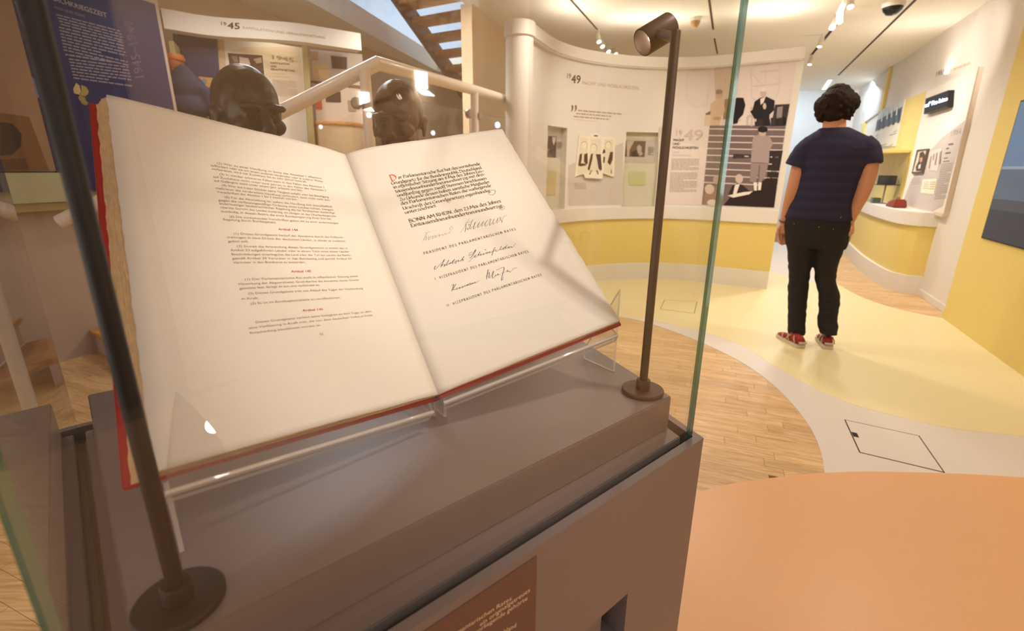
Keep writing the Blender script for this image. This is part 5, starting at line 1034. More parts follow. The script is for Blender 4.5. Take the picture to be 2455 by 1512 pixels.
# ================================================================== CEILING FITTINGS
m_sp = mat('spot_white', (225, 218, 205), .5); m_glow = mat('spot_glow', (255, 244, 225), .4, emit=9)
def spot_fit(x, y, aim, label):
    p = onz(x, y, CZ - .10); t = thing('track_spotlight', V((p.x, p.y, CZ - .10)), label, 'spotlight', 'white track spotlights on the ceiling'); P = V((p.x, p.y, CZ - .10)); ax = (V(aim) - P).normalized()
    mb = MB(); mb.lathe([(0, -.06), (.027, -.06), (.029, -.055), (.029, .04), (.026, .04), (.024, .025), (0, .025)], P, ax, n=20); mb.build('body', m_sp, t, smooth=True)
    mb = MB(); mb.lathe([(0, .026), (.0235, .026), (.021, .030), (0, .031)], P, ax, n=20); mb.build('lens', m_glow, t, smooth=True)
    mb = MB(); mb.tube([P - ax * .02, V((P.x, P.y, CZ))], .007, 8); mb.build('stem', m_sp, t)
for i, (x, y, aim) in enumerate(((2039, 9, (2.5, 3.5, .5)), (2017, 27, (2.2, 4.5, .5)), (2013, 45, (3.0, 4.5, 1)), (1997, 60, (2.5, 5.2, .5)), (1967, 104, (3, 6, 0)), (1943, 148, (3.5, 7, 0)), (1435, 94, (1.2, 5.4, 1.2)), (1443, 106, (1.4, 5.5, 1.2)), (1457, 119, (1.6, 5.6, 1.2)), (1474, 126, (1.8, 5.6, 1.2)))):
    spot_fit(x, y, aim, 'small white track spotlight, %s' % ['nearest of the row above the standing man', 'second of the row above the standing man', 'third of the row above the standing man', 'fourth of the row above the standing man', 'fifth of the row, above the end of the curved wall', 'farthest of the row, beside the end of the curved wall', 'first of four left of the lamp head above the curved wall', 'second of four left of the lamp head above the curved wall', 'third of four left of the lamp head above the curved wall', 'fourth and lowest of four above the curved wall'][i])
for (x, y, r_, m_, lb) in ((2143, 14, .085, mat('camera_black', (26, 24, 22), .3), 'dark dome security camera hanging from the ceiling at upper right'), (1668, 48, .05, mat('camera_tan', (176, 140, 98), .5), 'small sand coloured dome camera on the ceiling behind the lamp head')):
    p = onz(x, y - 6, CZ); t = thing('dome_camera', V((p.x, p.y, CZ - .1)), lb, 'camera'); mb = MB(); mb.lathe([(0, CZ), (r_ * 1.15, CZ), (r_ * 1.1, CZ - .035), (0, CZ - .035)], (p.x, p.y, 0), n=32); mb.build('mount', m_sp, t, smooth=True)
    mb = MB(); mb.lathe([(0, CZ - .035), (r_, CZ - .035), (r_ * .92, CZ - .06), (r_ * .55, CZ - .095), (0, CZ - .105)], (p.x, p.y, 0), n=32); mb.build('dome', m_, t, smooth=True)

# ================================================================== LEFT SIDE: BLUE PANEL, SEPIA PANEL, BENCH
Lp = L0.shift(.03)
bp = thing('history_panel', L0.px(300, 465), 'tall dark blue text panel with white lettering on the left wall', 'panel')
def zfix(x, z, P): p = P.px(x, 200); return V((p.x, p.y, z))
zb_ = L0.px(206, 457).z; ztb = 2.435
# panel edges are vertical: take them at known points
eR = L0.px(374, 25, .03); eL = L0.px(38, 30, .03)
mb = MB(); mb.prism([V((eL.x, eL.y, zb_)), V((eR.x, eR.y, zb_)), V((eR.x, eR.y, ztb)), V((eL.x, eL.y, ztb))], -L0.n * .03); mb.build('board', m_blue, bp)
tpn = MB(); b0 = lambda x, y: Lp.px(x, y, .001); k77 = lambda x, y: (x / 3.15, y / 3.15); bq = lambda x, y: b0(*k77(x, y))
put_text(tpn, 'NACHKRIEGSZEIT', (206, 196, 206), (375, -4), (812, 135), (365, -42), bq, bold=.02); put_text(tpn, 'POST-WAR YEARS', (150, 142, 164), (415, 66), (640, 132), (410, 44), bq)
put_text(tpn, '1945–1949', (128, 120, 156), (1092, 600), (1000, 150), (1022, 610), bq, bold=.01)
for xa, ya, xb, yb_, n, sl in ((425, 105, 905, 190, 4, .26), (445, 200, 935, 385, 8, .24), (492, 405, 850, 432, 1, .16), (520, 440, 970, 600, 7, .14)):
    lines_of_bars(tpn, bq, xa, ya, xb, yb_, n, (150, 140, 152), slope=sl, fill=.42, skew=40, rnd=rr)
for col, pg in (((190, 176, 128), ((575, 625), (600, 645), (612, 690), (600, 715), (560, 705), (552, 670))), ((168, 150, 92), ((612, 640), (650, 655), (672, 690), (660, 715), (630, 735), (605, 715), (615, 690))), ((150, 134, 86), ((600, 715), (640, 725), (650, 760), (668, 775), (655, 795), (620, 785), (590, 740)))): tpn.paint([Lp.px(*k77(x, y), .0016) for x, y in pg], col)
for col, pg in (((96, 104, 150), ((105, 5), (160, 0), (215, 150), (210, 170), (170, 200))), ((48, 50, 84), ((170, 200), (215, 170), (260, 560), (240, 620))), ((112, 116, 160), ((225, 560), (260, 600), (300, 740), (280, 740))), ((40, 42, 66), ((270, 780), (330, 800), (370, 1050), (330, 1040)))): tpn.paint([Lp.px(*k77(x, y), .0012) for x, y in pg], col)
lab(tpn.build('lettering', m_print, bp), 'white lettering, pale map of a country and blue photograph')
sp_ = thing('sepia_panel', L0.px(60, 410), 'large dim sepia photograph panel at the far left edge', 'panel')
e2 = L0.px(30, 5, .05); s2 = (e2 - L0.p).dot(L0.d); zq = L0.px(120, 410, .05).z; fL_ = lambda s_, z, o: L0.p + L0.d * s_ + L0.n * o + V((0, 0, z))
mb = MB(); mb.prism([fL_(s2 - 1.1, zq, .05), fL_(s2, zq, .05), fL_(s2, 2.44, .05), fL_(s2 - 1.1, 2.44, .05)], -L0.n * .05); mb.build('board', mat('sepia_print', (150, 122, 100), .6, var=.25, scale=2.2), sp_)
mb = MB(); bs = lambda x, y, o=.051: L0.px(x, y, o)
for k_, (col, pg) in enumerate((((120, 88, 58), ((0, 270), (70, 280), (118, 408), (0, 410))), ((62, 54, 50), ((0, 292), (30, 296), (52, 320), (50, 352), (30, 370), (0, 374))), ((96, 70, 50), ((0, 382), (60, 380), (70, 405), (0, 408))))): mb.paint([bs(x, y, .051 + .0006 * k_) for x, y in pg], col)
mb.build('picture', m_print, sp_)
slab_b = thing('low_cabinet', L0.px(100, 500), 'pale green low cabinet fixed to the left wall below the panels', 'cabinet')
gA, gB = L0.px(168, 483, .10), L0.px(150, 414, .10); zg0, zg1 = gA.z, gB.z; sg1 = (gA - L0.p).dot(L0.d)
mb = MB(); mb.prism([fL_(sg1 - 1.2, zg0, .10), fL_(sg1, zg0, .10), fL_(sg1, zg1, .10), fL_(sg1 - 1.2, zg1, .10)], -L0.n * .10); mb.build('body', mat('pale_green', (176, 180, 150), .5), slab_b, bevel=.003)
mb = MB(); mb.prism([fL_(sg1 - 1.2, zg0 - .05, .085), fL_(sg1 + .35, zg0 - .05, .085), fL_(sg1 + .35, zg0 - .001, .085), fL_(sg1 - 1.2, zg0 - .001, .085)], -L0.n * .085); mb.build('shade_strip', m_olive, slab_b)  # olive strip put in for the shadow below the cabinet

# ================================================================== LOWER STAIR AND LANDING
st = thing('lower_stair', (-2.6, 3.3, 0), 'short oak stair along the left wall behind the book', 'stair')
nose, nose2 = onz(205, 786, .17), onz(250, 812, .17)
st0 = V((nose.x, nose.y, 0)); rd = V((.952, .306, 0)); ed = (V((nose2.x, nose2.y, 0)) - st0).normalized()
for i in range(6):
    zt_ = .17 + i * .17; a = st0 + rd * (i * .29) + ed * .01; hx = lambda z, r0, r1, l: [a + rd * r0 + V((0, 0, z)), a + ed * l + rd * r0 + V((0, 0, z)), a + ed * l + rd * r1 + V((0, 0, z)), a + rd * r1 + V((0, 0, z))]
    mb = MB(); mb.hexa(hx(zt_ - .035, 0, .31 if i < 5 else 1.1, .62), hx(zt_, 0, .31 if i < 5 else 1.1, .62)); mb.build('tread', m_tread, st, bevel=.004)
    mb = MB(); mb.hexa(hx(zt_ - .169, .03, .05, .62), hx(zt_ - .0355, .03, .05, .62)); mb.build('riser', m_mauve, st)

# white tubular handrail with glass infill
hr_ = thing('handrail', at(905, 400, 1.7) * 1 - V((0, 0, at(905, 400, 1.7).z)), 'white tubular handrail with glass infill behind the busts', 'handrail')
A1 = at(144, 532, 2.56); PK = at(905, 152, 2.84); zr = PK.z; T1_ = onz(1137, 216, zr); T2_ = onz(1260, 252, zr); T3_ = T2_ + (T2_ - T1_) * .5
m_rail = mat('white_rail', (226, 216, 206), .38, var=.02, coat=.2)
mb = MB(); mb.tube([A1, PK, T1_, T2_, T3_], .037, 20); mb.build('rail_tube', m_rail, hr_, smooth=True)
posts = [at(874, 168, 2.80), V((T1_.x, T1_.y, zr)), V((T3_.x, T3_.y, zr)), A1.lerp(PK, .16)]
for i, p in enumerate(posts):
    mb = MB(); mb.tube([p, V((p.x, p.y, .004))], .032, 18); po = mb.build('post', m_rail, hr_, smooth=True)
def clamp(c, n_, par=hr_):
    mb = MB(); mb.lathe([(0, -.02), (.030, -.02), (.033, -.016), (.033, .016), (.030, .02), (0, .02)], c, n_, n=24); mb.build('glass_clamp', mat('steel_clamp', (170, 160, 150), .3, metal=.8), hr_, smooth=True)
dv1 = (PK - A1); dv1 = V((dv1.x, dv1.y, 0)).normalized(); n1_ = V((-dv1.y, dv1.x, 0)); dv2 = (T2_ - PK); dv2 = V((dv2.x, dv2.y, 0)).normalized(); n2_ = V((-dv2.y, dv2.x, 0))
c1_ = at(855, 247, 2.80); clamp(c1_, n1_); 
for s_ in (-1, 1): clamp(at(1137, 275, (T1_ - EYE).dot(fwd)) + dv2 * .075 * s_, n2_)
def pane(a, b_, drop_t, bottom):
    mb = MB(); quad = [V((a.x, a.y, bottom[0])), V((b_.x, b_.y, bottom[1])), b_ - V((0, 0, drop_t)), a - V((0, 0, drop_t))]; d = (b_ - a); n_ = V((-d.y, d.x, 0)).normalized(); slab(mb, quad, n_, .008); mb.build('glass_infill', [MATS['case_glass'], mat('infill_edge', (120, 104, 78), .4)], hr_, recalc=True)
pane(A1.lerp(PK, .20), A1.lerp(PK, .93), .20, (.45, 1.05)); pane(PK.lerp(T1_, .08), PK.lerp(T1_, .94), .16, (1.05, 1.05)); pane(T1_.lerp(T3_, .03), T1_.lerp(T3_, .9), .16, (1.05, 1.05))

# ================================================================== 1945 EXHIBIT
FZ0, FZ1 = None, 2.45
fx = [onz(x, y, 2.45) for x, y in ((385, 19), (512, 40), (692, 53), (780, 66), (864, 80))]
fc = catmull([V((p.x, p.y, 0)) for p in fx], 6); e5 = thing('year_exhibit', (-2.0, 4.7, 0), 'cream exhibit bay with a curved header board behind the dark bust', 'exhibit')
def zcol(pt, y):
    lo, hi = 0.0, 3.5
    for _ in range(40):
        m_ = (lo + hi) / 2
        if proj(V((pt.x, pt.y, m_)))[1] > y: lo = m_
        else: hi = m_
    return lo
zf = zcol(fc[-1], 121); N5 = [nrm_of(fc, i) for i in range(len(fc))]
mb = MB(); F0 = fc; B0 = [p + n_ * .12 for p, n_ in zip(fc, N5)]; mb.prism([V((p.x, p.y, zf)) for p in F0 + B0[::-1]], (0, 0, 2.45 - zf)); mb.build('header_board', m_white, e5, smooth=True)
def fc_px(x, y, off=0.0):
    d = ray(x, y)
    for i in range(len(fc) - 1):
        a, b_ = fc[i] + N5[i] * off, fc[i + 1] + N5[i + 1] * off; e_ = b_ - a; den = d.x * e_.y - d.y * e_.x; t = (a.x * e_.y - a.y * e_.x) / den; s_ = (a.x * d.y - a.y * d.x) / den
        if -.001 <= s_ <= 1.001 and t > 0: return EYE + d * t
    a, b_ = fc[-2], fc[-1]; e_ = b_ - a; den = d.x * e_.y - d.y * e_.x; return EYE + d * ((a.x * e_.y - a.y * e_.x) / den)
k8 = lambda x, y: (480 + x / 4.724, 40 + y / 4.724)
hp = MB(); h0 = lambda x, y: fc_px(*k8(x, y), -.002)
put_text(hp, '19', (96, 76, 44), (222, 92), (300, 104), (220, 50), h0, bold=.01); put_text(hp, '45', (96, 76, 44), (308, 132), (456, 142), (308, 60), h0, bold=.02); put_text(hp, 'KAPITULATION UND VERANTWORTUNG', (176, 146, 100), (480, 134), (1420, 250), (480, 106), h0)
lab(hp.build('header_lettering', m_print, e5), 'dark year lettering with a pale headline')
PF0 = Plane((fc[4].x, fc[4].y), math.degrees(math.atan2(fc[-1].x - fc[4].x, fc[-1].y - fc[4].y))); PF = PF0.shift(-.22); BB = PF0.shift(-.62)
slab_px(PF, kk_ := [(536, 84), (735, 116), (752, 420), (560, 420)], .03, m_white, 'centre_board', e5)
slab_px(PF.shift(.0), [(415, 66), (536, 84), (556, 420), (430, 420)], .012, mat('bay_lining', (206, 186, 150), .6), 'side_lining', e5)
slab_px(PF.shift(.02), [(414, 80), (520, 92), (545, 440), (440, 440)], .018, m_blue, 'blue_backing', e5)
slab_px(PF.shift(.30), [(404, 98), (416, 98), (440, 272), (427, 272)], .28, m_olive, 'olive_post', e5)
slab_px(PF.shift(.10), [(725, 108), (737, 110), (762, 420), (745, 420)], .10, m_olive, 'divider_post', e5)
cpn = MB(); p0_ = lambda x, y, o=.001: PF.px(*k8(x, y), o)
cpn.paint([p0_(x, y) for x, y in ((480, 345), (1120, 345), (1200, 1070), (920, 1130), (900, 760), (720, 660), (330, 630), (300, 410))], (222, 206, 186))
for k_, (col, pg) in enumerate((((230, 220, 206), ((300, 400), (715, 428), (738, 690), (330, 645))), ((84, 62, 56), ((312, 410), (705, 438), (728, 680), (345, 636))), ((150, 126, 118), ((350, 440), (420, 450), (430, 520), (380, 510))), ((210, 196, 184), ((440, 455), (545, 470), (570, 540), (520, 560), (530, 640), (490, 640), (450, 540))), ((180, 160, 150), ((600, 480), (690, 460), (700, 520), (640, 530))), ((206, 190, 178), ((400, 530), (440, 560), (470, 640), (400, 640), (390, 590), (430, 600))))): cpn.paint([p0_(x, y, .0016 + .0006 * k_) for x, y in pg], col)
tq = lambda x, y: p0_(x, y, .002)
put_text(cpn, '1945', (190, 172, 152), (792, 478), (1070, 520), (788, 425), tq, bold=.03)
for s_, y, x1 in (('KAPITULATION', 532, 1015), ('UND', 570, 866), ('VERANTWORTUNG', 605, 1075)): put_text(cpn, s_, (96, 76, 54), (796, y), (x1, y + (x1 - 796) * .07), (795, y - 22), tq, bold=.03)
put_text(cpn, 'CAPITULATION', (190, 170, 146), (815, 648), (960, 660), (814, 632), tq); put_text(cpn, 'AND RESPONSIBILITY', (190, 170, 146), (815, 680), (1030, 695), (814, 665), tq)
lines_of_bars(cpn, tq, 818, 715, 1090, 900, 12, (186, 166, 142), slope=.06, fill=.4, skew=20, rnd=rr)
lab(cpn.build('board_print', m_print, e5), 'text column and black and white photograph of a crowd')
mb = MB(); mb.tube([PF.px(544, 89, .14), PF.px(710, 102, .14)], .012, 12); lab(mb.build('light_tube', mat('tube_glow', (255, 236, 200), .4, emit=6), e5, smooth=True), 'glowing white light tube')
PQ = PF.shift(-.08); slab_px(PQ, [(744, 118), (868, 130), (890, 420), (770, 420)], .03, mat('grey_board', (206, 192, 180), .6), 'clipping_board', e5)
clips = [((1245, 388), (1335, 390), (1335, 495), (1250, 490), (198, 150, 118), 'small pink clipping'), ((1265, 540), (1452, 548), (1460, 700), (1280, 690), (222, 200, 150), 'cream drawn leaflet'), ((1480, 440), (1662, 460), (1662, 595), (1495, 585), (84, 66, 58), 'dark street photograph'), ((1705, 570), (1800, 580), (1800, 690), (1710, 690), (90, 72, 62), 'dark photograph behind the handrail'), ((1418, 848), (1590, 850), (1595, 970), (1425, 965), (78, 56, 50), 'dark group photograph'), ((1300, 910), (1370, 905), (1385, 1050), (1310, 1045), (196, 90, 60), 'orange and red leaflet'), ((1672, 945), (1765, 950), (1765, 1075), (1680, 1070), (168, 142, 116), 'sepia photograph'), ((1250, 720), (1900, 790), (1900, 825), (1250, 750), (112, 84, 60), 'dark horizontal title strip')]
for a_, b__, c__, d__, col, lb in clips:
    mb = MB(); mb.prism([PQ.px(*k8(*p), .004) for p in (a_, b__, c__, d__)], -PQ.n * .003)
    o = mb.build('clipping', mat('clip_%d_%d' % (a_[0], a_[1]), col, .6, var=.35 if col[0] < 120 else .08, scale=25), e5); lab(o, lb)
tag_ = e5
# round counter
rc = at(808, 300, 4.75); mb = MB(); rcz = at(808, 290, 4.5).z
rcn = thing('round_counter', (rc.x, rc.y, 0), 'round cream counter with a wooden rim below the clippings', 'counter'); mb.lathe([(0, .005), (.24, .005), (.24, rcz - .03), (0, rcz - .03)], (rc.x, rc.y, 0), n=48); mb.build('drum', mat('drum_cream', (214, 190, 158), .6), rcn, smooth=True)
mb = MB(); mb.lathe([(0, rcz - .03), (.25, rcz - .03), (.255, rcz - .015), (.25, rcz), (0, rcz)], (rc.x, rc.y, 0), n=48); mb.build('rim', m_tread, rcn, smooth=True)
# uniform figure, pennant and parcel in the blue bay
fg = at(452, 260, 3.95); ufx = thing('uniform_figure', (fg.x, fg.y, .9), 'dark blue uniform coat with brown cap on a display figure in the blue bay', 'mannequin')
zt1_, zh1 = at(452, 142, 3.95).z, at(452, 165, 3.95).z; cx_, cy_ = fg.x, fg.y
mb = MB(); mb.ell((cx_ - .05, cy_, zh1 + .02), (.065, .075, .085)); lab(mb.build('head', mat('figure_brown', (150, 78, 40), .5), ufx, smooth='all'), 'brown head')
mb = MB(); mb.lathe([(0, zt1_ - .03), (.075, zt1_ - .035), (.08, zt1_ - .02), (.07, zt1_ + .01), (0, zt1_ + .02)], (cx_ - .05, cy_, 0), n=24); mb.build('cap', mat('cap_brown', (176, 96, 44), .5), ufx, smooth=True)
tor = MB()
for z, rx, ry in ((zh1 - .10, .10, .08), (zh1 - .16, .17, .10), (zh1 - .30, .18, .12), (zh1 - .45, .16, .11), (zh1 - .62, .18, .12)): tor.ell((cx_, cy_, z), (rx, ry, .12))
for s_ in (-1, 1): tor.tube([(cx_ + s_ * .16, cy_, zh1 - .16), (cx_ + s_ * .22, cy_ + .02, zh1 - .40), (cx_ + s_ * .19, cy_ - .06, zh1 - .62)], [.06, .052, .045], 12)
cm = remesh(tor, .014, 4); cm.build('coat', mat('navy_cloth', (44, 50, 78), .8), ufx, smooth='all')
mb = MB(); mb.lathe([(0, .905), (.14, .905), (.14, .925), (.02, .93), (.02, zh1 - .6), (0, zh1 - .6)], (cx_, cy_, 0), n=24); mb.build('stand', m_bronze, ufx, smooth=True)
mb = MB(); mb.box((cx_ + .12, cy_ + .12, .45), (.42, .3, .45)); tag(mb.build('display_plinth', m_white, bevel=.01), 'plain low plinth under the uniform figure', 'plinth')
pn = at(494, 200, 4.3); PP = PF.shift(.10); mb = MB()
pen_ = thing('pennant', PP.px(494, 217), 'ochre cloth badge with a blue emblem in the blue bay', 'badge'); slab_px(PP, [(476, 183), (512, 187), (513, 219), (479, 215)], .01, mat('ochre_cloth', (196, 150, 84), .8), 'cloth', pen_)
mb = MB(); mb.paint([PP.px(490 + 6 * math.cos(i * .6283), 196 + 8 * math.sin(i * .6283), .001) for i in range(10)], (120, 140, 160)); mb.build('emblem', m_print, pen_)
PC5 = PF.shift(.34); cb_ = thing('parcel_carton', PC5.px(480, 295), 'brown cardboard parcel carton with dark stencilled lettering beside the uniform', 'carton')
A_, B_ = PC5.px(440, 256), PC5.px(527, 257); zc1 = A_.z; zc0 = .9; mb = MB(); dC = V((B_.x - A_.x, B_.y - A_.y, 0)); 
mb.prism([V((A_.x, A_.y, zc0)), V((A_.x, A_.y, zc0)) + dC, V((A_.x, A_.y, zc1)) + dC, V((A_.x, A_.y, zc1))], -PC5.n * .22); mb.build('box', mat('cardboard', (178, 112, 56), .8, var=.12), cb_, bevel=.004)
mb = MB(); put_text(mb, 'CARE', (92, 52, 26), (456, 284), (512, 290), (455, 271), lambda x, y: PC5.px(x, y, .001), bold=.03); lines_of_bars(mb, lambda x, y: PC5.px(x, y, .001), 444, 259, 520, 265, 1, (110, 64, 30), slope=.02, rnd=rr); mb.build('stencil', m_print, cb_)

# ================================================================== UPPER STAIR (seen through the ceiling opening)
us = thing('upper_stair', at(1098, 205, 7.3), 'brown open-tread stair rising through the ceiling opening', 'stair')
Ua, Ub = at(1104, 214, 7.3), at(948, -10, 5.9); Ud = (Ub - Ua); Uh = V((Ud.x, Ud.y, 0)).normalized(); Us = V((Uh.y, -Uh.x, 0)); Us = Us if Us.x > 0 else -Us
m_str = mat('stair_brown', (126, 84, 62), .5)
for k_ in (0, 1.0):
    mb = MB(); a, b_ = Ua + Us * k_ - Ud * .06, Ub + Us * k_ + Ud * .5; hz = V((0, 0, .13)); mb.hexa([a - hz, b_ - hz, b_ - hz + Us * .05, a - hz + Us * .05], [a + hz, b_ + hz, b_ + hz + Us * .05, a + hz + Us * .05]); mb.build('stringer', m_str, us)
nst = 9
for i in range(nst):
    p = Ua + Ud * ((i + .35) / 6.0); mb = MB(); a = p + Us * .05 - Uh * .13; mb.hexa([a, a + Us * .95, a + Us * .95 + Uh * .28, a + Uh * .28], [a + V((0, 0, .05)), a + Us * .95 + V((0, 0, .05)), a + Us * .95 + Uh * .28 + V((0, 0, .05)), a + Uh * .28 + V((0, 0, .05))]); mb.build('tread', m_tread, us)

# ================================================================== BUSTS
def head_blob(C, s, f, tilt=0.0, ears=True, neck=True):
    """C centre of the cranium, s size (1 = life size), f facing direction (horizontal unit)"""
    f = V(f).normalized(); r_ = V((f.y, -f.x, 0)); u = V((0, 0, 1)); f, u = f * math.cos(tilt) - u * math.sin(tilt), u * math.cos(tilt) + f * math.sin(tilt); ax = (r_, f, u); mb = MB(); C = V(C)
    P = lambda x, y, z: C + (r_ * x + f * y + u * z) * s
    e = lambda x, y, z, a, b_, c, sub=3: mb.ell(P(x, y, z), (a * s, b_ * s, c * s), ax, sub)
    e(0, -.012, .022, .077, .098, .092); e(0, .03, .0, .069, .060, .080); e(0, .028, -.058, .056, .058, .062); e(0, .058, -.098, .031, .034, .026)   # skull, face, jaw, chin
    for k in (-1, 1):
        e(k * .030, .090, .010, .030, .019, .011, 2); e(k * .040, .066, -.034, .024, .026, .022, 2); e(k * .031, .079, -.011, .0145, .013, .0105, 2)   # brows, cheekbones, eyes
        e(k * .0105, .108, -.047, .010, .012, .0085, 2)
        if ears:
            e(k * .078, -.006, -.022, .008, .018, .030, 2); e(k * .082, -.014, -.004, .008, .014, .014, 2); e(k * .078, .002, -.046, .007, .009, .010, 2)
    mb.tube([P(0, .088, .008), P(0, .106, -.020), P(0, .122, -.046)], [.011 * s, .0125 * s, .017 * s], 10)
    e(0, .092, -.071, .022, .012, .0055, 2); e(0, .090, -.081, .020, .013, .0065, 2); e(0, .083, -.066, .030, .018, .016, 2)
    if neck: mb.tube([P(0, -.014, -.05), P(0, -.030, -.12), P(0, -.034, -.175)], [.058 * s, .054 * s, .066 * s], 20)
    return mb, P
def bust(C, s, f, m, label, tilt=0.0, lumpy=.0012):
    t = thing('bust', (C[0], C[1], C[2] - .32 * s), label, 'bust'); mb, P = head_blob(C, s, f, tilt); mb.ell(V(C) + V((0, 0, -.02)), (.01, .01, .01), None, 1)
    P = lambda x, y, z: V(C) + (V((f[1], -f[0], 0)).normalized() * x + V(f).normalized() * y + V((0, 0, z))) * s
    r_ = V((f[1], -f[0], 0)).normalized()
    mb.tube([P(0, -.034, -.15), P(0, -.03, -.20), P(0, -.02, -.27), P(0, -.02, -.32)], [.062 * s, .075 * s, .085 * s, .07 * s], 24)
    for k in (-1, 1): mb.ell(P(k * .075, -.03, -.225), (.075 * s, .055 * s, .05 * s), (r_, V(f).normalized(), V((0, 0, 1))))
    o = remesh(mb, .0042 * s, 5, .5, lambda p: lumpy * (noise.noise(p * 26) + .6 * noise.noise(p * 60))); hd = o.build('head', m, t, smooth='all'); return t, P
m_b1 = mat('dark_bronze', (46, 43, 40), .36, metal=.35, var=.2, scale=14, bump=.25, bscale=60, spec=.5)
m_b2 = mat('brown_bronze', (98, 74, 56), .34, metal=.35, var=.2, scale=14, bump=.2, bscale=70, spec=.5)
C1 = at(595, 268, 1.33); v1 = -V((C1.x, C1.y, 0)).normalized(); ra = lambda v, d: Matrix.Rotation(math.radians(d), 3, 'Z') @ v
t1, _ = bust(C1, 1.06, ra(v1, 22), m_b1, 'dark bronze bust of a bald man looking to the right, behind the left page', .07)
C2 = at(956, 285, 1.60); v2 = -V((C2.x, C2.y, 0)).normalized()
t2, _ = bust(C2, 1.06, ra(v2, -14), m_b2, 'brown bronze bust of an older man facing forward, behind the book gutter', .12)
for t_, C_, lb, dx in ((t1, C1, 'dark bust', 0), (t2, C2, 'brown bust', 0)):
    mb = MB(); z_ = C_.z - .318; mb.box((C_.x, C_.y, z_ / 2 + .003), (.11, .11, z_ / 2 - .003), (EX, EY, V((0, 0, 1)))); tag(mb.build('bust_pedestal', m_case, bevel=.003), 'grey pedestal carrying the %s' % lb, 'pedestal')

# ================================================================== STANDING MAN
PV = Plane((2.30, 3.44), 0); vd = V((2.30, 3.44, 0)).normalized(); PV.p = V((2.30, 3.44, 0)); PV.n = -vd; PV.d = V((vd.y, -vd.x, 0))
def pp(x, y, back=0.0): return PV.px(x, y, -back)
man = thing('person', (2.29, 3.44, 0), 'man seen from behind in a navy T-shirt, black jeans and red sneakers', 'person')
m_skin = mat('skin', (206, 150, 116), .5, var=.05, scale=30); m_shirt = mat('navy_jersey', (40, 38, 62), .85, var=.05); m_jean = mat('black_denim', (34, 32, 32), .85, var=.15, scale=60, bump=.15); m_hair = mat('dark_hair', (40, 26, 19), .75, var=.3, scale=60, bump=.3, bscale=140, spec=.2)
# faint woven stripes
nt = m_shirt.node_tree; b_ = nt.nodes['Principled BSDF']; tc = [n_ for n_ in nt.nodes if n_.type == 'TEX_COORD'][0]
wv = nt.nodes.new('ShaderNodeTexWave'); wv.bands_direction = 'Z'; wv.inputs['Scale'].default_value = 4.6; wv.inputs['Distortion'].default_value = .6; nt.links.new(tc.outputs['Object'], wv.inputs['Vector'])
mx = nt.nodes.new('ShaderNodeMix'); mx.data_type = 'RGBA'; mx.inputs[6].default_value = (*lin((40, 39, 68)), 1); mx.inputs[7].default_value = (*lin((54, 50, 72)), 1)
w2 = nt.nodes.new('ShaderNodeTexWave'); w2.bands_direction = 'Z'; w2.inputs['Scale'].default_value = 38; nt.links.new(tc.outputs['Object'], w2.inputs['Vector']); mm = nt.nodes.new('ShaderNodeMath'); mm.operation = 'MULTIPLY'
rp_ = nt.nodes.new('ShaderNodeValToRGB'); rp_.color_ramp.elements[0].position = .55; rp_.color_ramp.elements[1].position = .75; nt.links.new(wv.outputs['Fac'], rp_.inputs[0]); nt.links.new(rp_.outputs[0], mm.inputs[0]); nt.links.new(w2.outputs['Fac'], mm.inputs[1]); nt.links.new(mm.outputs[0], mx.inputs[0]); nt.links.new(mx.outputs[2], b_.inputs['Base Color'])
xr, xd = PV.d, vd                                       # right, away from the camera
if pp(2100, 300).dot(xr) < pp(1900, 300).dot(xr): xr = -xr
ZU = V((0, 0, 1))
def etube(mb, secs, n=20):      # stacked elliptic rings: (centre, half width, half depth)
    vs = []
    for c, a, d in secs:
        for j in range(n):
            t = 2 * math.pi * j / n; vs.append(c + xr * (a * math.cos(t)) + xd * (d * math.sin(t)))
    m_ = len(secs); fs = [(i * n + j, i * n + (j + 1) % n, (i + 1) * n + (j + 1) % n, (i + 1) * n + j) for i in range(m_ - 1) for j in range(n)] + [tuple(range(n - 1, -1, -1)), tuple(range((m_ - 1) * n, m_ * n))]; mb.add(vs, fs)
PXM = 1 / 345.0
def sec(xl, xr_, y, depth, back=0.0): return (pp((xl + xr_) / 2, y, back), (xr_ - xl) / 2 * PXM, depth)
bd = MB()
etube(bd, [sec(1975, 2024, 312, .055, .02), sec(1976, 2024, 300, .056, .03), sec(1976, 2024, 285, .056, .035), sec(1978, 2022, 268, .055, .045)])
etube(bd, [sec(1898, 2022, 535, .10, .04), sec(1905, 2018, 500, .10, .04), sec(1912, 2050, 440, .10, .03), sec(1925, 2074, 390, .11, .02), sec(1932, 2080, 350, .09, .01), sec(1950, 2060, 325, .07, .01), sec(1972, 2030, 308, .055, .02)])
etube(bd, [sec(1893, 2024, 525, .095, .04), sec(1890, 2027, 555, .105, .03), sec(1893, 2024, 585, .10, .03)])
arms = {}
def limb(mb, pts, rs, n=14): mb.tube(catmull(pts, 4), [rs[min(len(rs) - 1, int(i / 4))] + (rs[min(len(rs) - 1, int(i / 4) + 1)] - rs[min(len(rs) - 1, int(i / 4))]) * ((i % 4) / 4) for i in range((len(pts) - 1) * 4 + 1)], n)
LA = [pp(1938, 350, .01), pp(1918, 395, 0), pp(1901, 455, -.01), pp(1890, 495, .03), pp(1880, 532, .06)]
RA = [pp(2075, 350, .02), pp(2085, 400, .0), pp(2070, 458, -.01), pp(2052, 495, .03), pp(2036, 532, .07)]
for A in (LA, RA): limb(bd, A, [.062, .052, .045, .040, .029])
for x, back in ((1915, .02), (1980, .02)): pass
